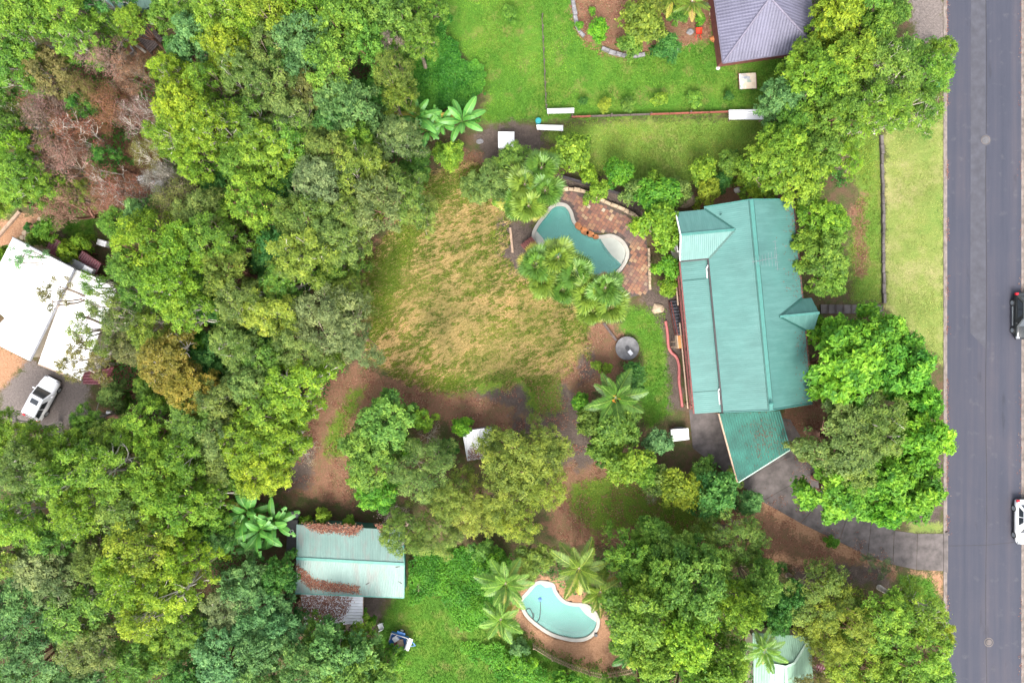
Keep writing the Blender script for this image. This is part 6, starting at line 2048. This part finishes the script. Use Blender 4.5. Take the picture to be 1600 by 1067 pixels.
def rosette(name, part, label, cat, group, px, py, h, n, meshes, size, col, stem_r, seed, tilt=(-.15, 1.25), stem_mat='bark', yellow=.12, dx=0.0):
    r = random.Random(seed)
    x, y, _ = P(px, py, h)
    root = empty(name, (x, y, -.02), label, cat, group)
    m = MB().tube([(0, 0, -.2), (r.uniform(-.1, .1), r.uniform(-.1, .1), h * .5), (0, 0, h)], [stem_r * 1.25, stem_r, stem_r * .9], 9)
    link_mesh('trunk' if name.endswith('palm') else 'stem', m.mesh('stem', M[stem_mat], (0, 0, 0), True), root)
    for k in range(n):
        f = k / max(1, n - 1)
        el = tilt[1] + (tilt[0] - tilt[1]) * f ** .8 + r.uniform(-.1, .1)
        az = k * 2.39996 + r.uniform(-.2, .2)
        s = size * r.uniform(.78, 1.2) * (.75 + .25 * min(1, 2 * f + .3))
        o = link_mesh(part, meshes[r.randrange(len(meshes))], root, (.05 * math.cos(az), .05 * math.sin(az), h - .02 - .15 * f), (r.uniform(-.35, .35), -el, az), (s, s, s))
        c = COL[col]
        j = r.uniform(.85, 1.15)
        if f > 1 - yellow and r.random() < .75:
            c = random.Random(seed + k).choice([(0.24, 0.20, 0.04), (0.21, 0.21, 0.03), (0.22, 0.14, 0.05)])
        o.color = (c[0] * j, c[1] * j, c[2] * j, 1)
    return root


fan_sites = [(846, 262, 5.2, 'topmost fan palm of the cluster above the pool'), (820, 288, 4.8, 'left fan palm of the cluster above the pool'), (852, 298, 5.0, 'fan palm of the upper cluster closest to the slate paving'), (826, 322, 4.6, 'fan palm of the upper cluster at the pool corner'), (806, 318, 4.0, 'small outermost fan palm of the upper cluster on the clearing side'),
             (872, 402, 5.2, 'fan palm whose fronds overhang the middle of the pool'), (838, 412, 4.8, 'leftmost fan palm of the cluster below the pool'), (848, 438, 4.4, 'fan palm of the lower cluster beside the dry clearing'), (898, 428, 4.6, 'fan palm in the middle of the cluster below the pool'), (916, 458, 4.6, 'fan palm between the middle and the last of the lower cluster'), (946, 450, 5.4, 'fan palm of the lower cluster closest to the slate paving'), (955, 476, 4.6, 'lowest fan palm beside the mulch near the round tank lid'), (880, 452, 4.0, 'low fan palm on the dry grass side of the lower cluster'), (926, 484, 4.0, 'fan palm overhanging the mulch left of the small lawn')]
COL['palm yellow'] = (0.098, 0.160, 0.017)
COL['palm green'] = (0.060, 0.135, 0.016)
COL['banana'] = (0.058, 0.18, 0.03)
for i, (px, py, h, lb) in enumerate(fan_sites):
    rosette('fan_palm', 'frond', lb, 'palm', 'fan palms round the slate-paved pool', px, py, h, 20, FAN, 1.12 if h > 4.5 else 1.0, 'palm yellow' if i % 2 else 'palm green', .16, 40 + i)
fea_sites = [(962, 622, 3.8, 1.0, 'palm green', 'feather palm with orange fruit left of the small lawn'), (790, 912, 5.0, 1.0, 'mid green', 'feather palm upper left of the kidney-shaped pool'), (782, 968, 4.0, .8, 'mid green', 'smaller feather palm left of the kidney-shaped pool'), (905, 888, 5.0, 1.05, 'palm yellow', 'bright green feather palm directly above the kidney-shaped pool'), (938, 925, 4.4, .85, 'palm yellow', 'feather palm upper right of the kidney-shaped pool'),
             (1082, 2, 3.6, .75, 'palm yellow', 'yellowish palm in the garden bed beside the tiled house'), (985, 1022, 3.0, .7, 'deep green', 'dark palm by the lower right end of the picket fence'), (1050, -5, 3.2, .6, 'palm yellow', 'small pale palm at the top of the garden bed'), (1195, 1015, 5.2, .8, 'mid green', 'palm whose fronds overhang the left side of the mint roof')]
for i, (px, py, h, s, col, lb) in enumerate(fea_sites):
    rt_ = rosette('feather_palm', 'frond', lb, 'palm', 'feather palms', px, py, h, 17, FEA, s, col, .14, 70 + i, (-.2, 1.1), 'bark', .08)
    if i == 0:
        for q in range(3):
            mm = MB()
            for z in range(14):
                a, b = random.random() * 6.28, random.uniform(0, .16)
                mm.box((.35 * math.cos(q * 2.1) + b * math.cos(a), .35 * math.sin(q * 2.1) + b * math.sin(a), h - .05 + random.uniform(-.08, .12)), (.09, .09, .09), random.random())
            link_mesh('fruit_bunch', mm.mesh('fruit_bunch', M['orange_fruit']), rt_)
ban_sites = [(652, 185, 3.4, 'left banana plant of the clump at the edge of the neighbour lawn'), (668, 205, 3.0, 'lower banana plant of the clump at the edge of the neighbour lawn'), (722, 190, 3.2, 'right banana plant of the clump at the edge of the neighbour lawn'), (690, 195, 2.8, 'small banana plant in the middle of the upper clump'),
             (408, 828, 3.8, 'tallest banana plant left of the green shed'), (388, 800, 3.2, 'upper banana plant left of the green shed'), (430, 815, 3.2, 'banana plant nearest the green shed'), (398, 858, 3.0, 'lowest banana plant left of the green shed'), (372, 830, 2.8, 'outer banana plant at the woodland side left of the green shed')]
for i, (px, py, h, lb) in enumerate(ban_sites):
    rosette('banana_plant', 'leaf', lb, 'banana plant', 'banana plants', px, py, h, 10, BAN, (1.12 if h > 3 else .92) * (1.2 if py > 500 else 1), 'banana', .11, 100 + i, (.05, 1.0), 'stem_green', .05)

# ------------------------------------------------------------------ logs and fallen trunks
for lb, a, b, ra, rb_, mt_ in (('thick brown trunk leaning between the crowns right of the white house', (272, 513, 5.5), (322, 508, 2.2), .16, .30, 'bark_red'), ('fallen brown log right of the parked white car', (158, 652, .35), (195, 650, .3), .16, .26, 'bark_red'),
                              ('reddish bare trunk leaning at the top of the woodland', (432, 28, 7.5), (466, 66, 5), .12, .22, 'bark_red'), ('pale dead trunk leaning among the lower left gums', (222, 762, 8), (256, 742, 5), .10, .18, 'bark_pale')):
    pa, pb = np.array(P(*a)), np.array(P(*b))
    m = MB()
    foot = pb + (pb - pa) * .25
    if pb[2] > 1:
        foot = pb + unit(pb - pa) * 1.5
        foot[2] = -.2
    m.tube([pa, pa * .5 + pb * .5 + (0, 0, .12), pb, foot], [ra, (ra + rb_) / 2, rb_, rb_ * 1.1], 8)
    tag(m.build('log', M[mt_], smooth=True), lb, 'trunk')

# ------------------------------------------------------------------ grass, hay, undergrowth, litter (nobody could count these)
r = np.random.default_rng(77)
solid = [pool1, pool2]
lawn_pts = not_in(rand_in([p for p in Z_LAWN if p[0][0] < 1590], 95000, r, -.15), solid + [toworld(Z_LITTER[3])], .1)
blades('lawn_grass', 'bright green mown grass of the lawns', lawn_pts, .11, .06, 1.0, (0.072, 0.168, 0.017), r)
vp = rand_in([Z_VERGE[0]], 14000, r, 0)
blades('verge_grass', 'pale yellowish grass of the roadside verge', vp, .07, .05, 1.0, (0.18, 0.215, 0.058), r)
dp = rand_in(Z_DULL, 26000, r, -.2)
o = blades('patchy_grass', 'patchy green and straw grass of the upper yard', dp, .10, .055, 1.0, (0.135, 0.195, 0.03), r)
mp_ = rand_in(Z_MOSS, 9000, r, -.2)
blades('weedy_grass', 'low weedy grass along the brown paths', mp_, .10, .06, 1.0, (0.09, 0.17, 0.018), r)
# cut hay lying in raked streaks, green regrowth between
hp_ = rand_in(Z_DRY, 150000, r, -.4)
ang = math.radians(24)
u = hp_[:, 0] * math.cos(ang) + hp_[:, 1] * math.sin(ang)
v = -hp_[:, 0] * math.sin(ang) + hp_[:, 1] * math.cos(ang) + 1.6 * (vnoise(hp_[:, 0], hp_[:, 1], 7, 36) - .5)
st_ = vnoise(u / 3.0, v, .15, 31) * .55 + vnoise(u / 2.0, v, .8, 34) * .25 + vnoise(hp_[:, 0], hp_[:, 1], 5.0, 32) * .20
green = np.zeros(len(hp_), bool)
for gp in Z_MOSS:
    green |= sdist(hp_[:, 0], hp_[:, 1], toworld(gp)) + 1.2 * (vnoise(hp_[:, 0], hp_[:, 1], 1.0, 35) - .5) > 0
hay = hp_[(st_ > .2) & (r.random(len(hp_)) < np.clip(.24 + (st_ - .5) * 2.0, .03, .65) * np.where(green, .45, 1))]
bend = ang + .5 * (vnoise(hay[:, 0], hay[:, 1], 4, 33) - .5) + np.where(r.random(len(hay)) < .5, math.pi, 0)
blades('cut_hay', 'straw-coloured cut hay lying in streaks on the clearing', hay, .09, .045, 3.2, (0.31, 0.235, 0.095), r, bend)
grn = hp_[(st_ < .50) | green]
grn = grn[r.random(len(grn)) < .55]
blades('regrowth_grass', 'olive green grass growing between the streaks of hay', grn, .12, .06, 1.2, (0.10, 0.145, 0.018), r)


def cover(name, label, pts, hz, size, color, r, cat='undergrowth', mat=None):
    n = len(pts)
    z = hz * (vnoise(pts[:, 0], pts[:, 1], 1.6, 41) ** 1.3 + .35 * vnoise(pts[:, 0], pts[:, 1], .6, 42)) + r.normal(0, .06, n)
    c = np.column_stack([pts, np.maximum(z, .02)])
    nn = unit(np.array((0, 0, 1.0)) + r.normal(0, .5, (n, 3)))
    t = np.clip(.45 + .5 * (vnoise(pts[:, 0], pts[:, 1], 1.1, 43) - .5) + r.normal(0, .13, n), .05, 1.05)
    o = quads_object(name, leaf_quads(c, nn, size * r.uniform(.7, 1.3, n), size * .7, r), t, mat or M['leaf'], None, 4, color)
    tag(o, label, cat, None, 'stuff')


vine = [[(592, 70), (650, 30), (690, 20), (742, 105), (765, 152), (742, 188), (640, 195), (600, 150)]]
vpt = rand_in(vine, 44000, r, -1.5)
vpt = vpt[sdist(vpt[:, 0], vpt[:, 1], toworld(vine[0])) + 3.0 * (vnoise(vpt[:, 0], vpt[:, 1], 1.5, 61) - .45) + 1.5 * (vnoise(vpt[:, 0], vpt[:, 1], .5, 62) - .5) > 0]
cover('creeper', 'deep green creeper smothering the slope beside the neighbour lawn', vpt, 1.3, .20, (0.058, 0.195, 0.02), r, 'creeper')
cover('creeper', 'bright weeds and creeper between the lower lawn and the palms', rand_in([[(640, 850), (800, 862), (800, 930), (720, 985), (690, 930), (640, 930)], [(720, 1000), (790, 1010), (860, 1050), (860, 1068), (790, 1060)]], 16000, r, 0), .8, .18, (0.075, 0.225, 0.018), r, 'creeper')
wood = [[(-60, -60), (690, -60), (600, 70), (600, 200), (650, 250), (640, 320), (560, 400), (560, 560), (480, 640), (430, 760), (310, 760), (180, 600), (200, 400), (240, 340), (60, 330), (-60, 300)],
        [(-60, 700), (180, 680), (320, 770), (450, 790), (450, 985), (600, 1000), (580, 1130), (-60, 1130)],
        [(960, 870), (1210, 890), (1180, 990), (1170, 1130), (960, 1130), (970, 1000)], [(1210, 200), (1310, 215), (1320, 290), (1250, 300)], [(1280, 100), (1470, 60), (1470, 180), (1220, 190)], [(800, 860), (960, 870), (940, 940), (860, 900)],
        [(1235, 905), (1470, 960), (1470, 1130), (1300, 1130), (1270, 990)]]
up = rand_in(wood, 95000, r, 0)
bld = [[P2(*q) for q in ((160, -60), (270, -60), (285, 60), (250, 90), (165, 60))], [P2(*q) for q in ((205, 255), (270, 255), (270, 310), (205, 310))]]
up = not_in(up, bld)
up = up[vnoise(up[:, 0], up[:, 1], 2.5, 44) > .33]
cover('undergrowth', 'shaded green undergrowth beneath the woodland trees', up, 2.6, .26, (0.060, 0.160, 0.024), r)
# fallen leaves on bare ground
lp = not_in(rand_in(Z_LITTER, 60000, r, -.3), solid, .2)
lp = lp[vnoise(lp[:, 0], lp[:, 1], 1.1, 51) * .6 + vnoise(lp[:, 0], lp[:, 1], .4, 52) * .4 > .52]
n = len(lp)
nn = unit(np.array((0, 0, 1.0)) + r.normal(0, .3, (n, 3)))
o = quads_object('leaf_litter', leaf_quads(np.column_stack([lp, .02 + .04 * r.random(n)]), nn, .14, .07, r), r.random(n), M['litter_leaf'])
tag(o, 'red-brown leaf litter on the bare ground', 'leaf litter', None, 'stuff')

# leaves and grit gathered in the gutters of the road
n = 2600
ly = r.uniform(-37, 37, n)
ly = ly[vnoise(ly, ly * 0, 2.0, 71) > .45]
n = len(ly)
lx = np.where(r.random(n) < .75, KX1 - .10 + np.abs(r.normal(0, .16, n)), RX1 + .05 - np.abs(r.normal(0, .2, n)))
nn = unit(np.array((0, 0, 1.0)) + r.normal(0, .25, (n, 3)))
o = quads_object('gutter_leaves', leaf_quads(np.column_stack([lx, ly, np.full(n, -.075)]), nn, .11, .06, r), r.random(n), M['litter_leaf'])
tag(o, 'brown leaves gathered along the road gutters', 'leaf litter', None, 'stuff')
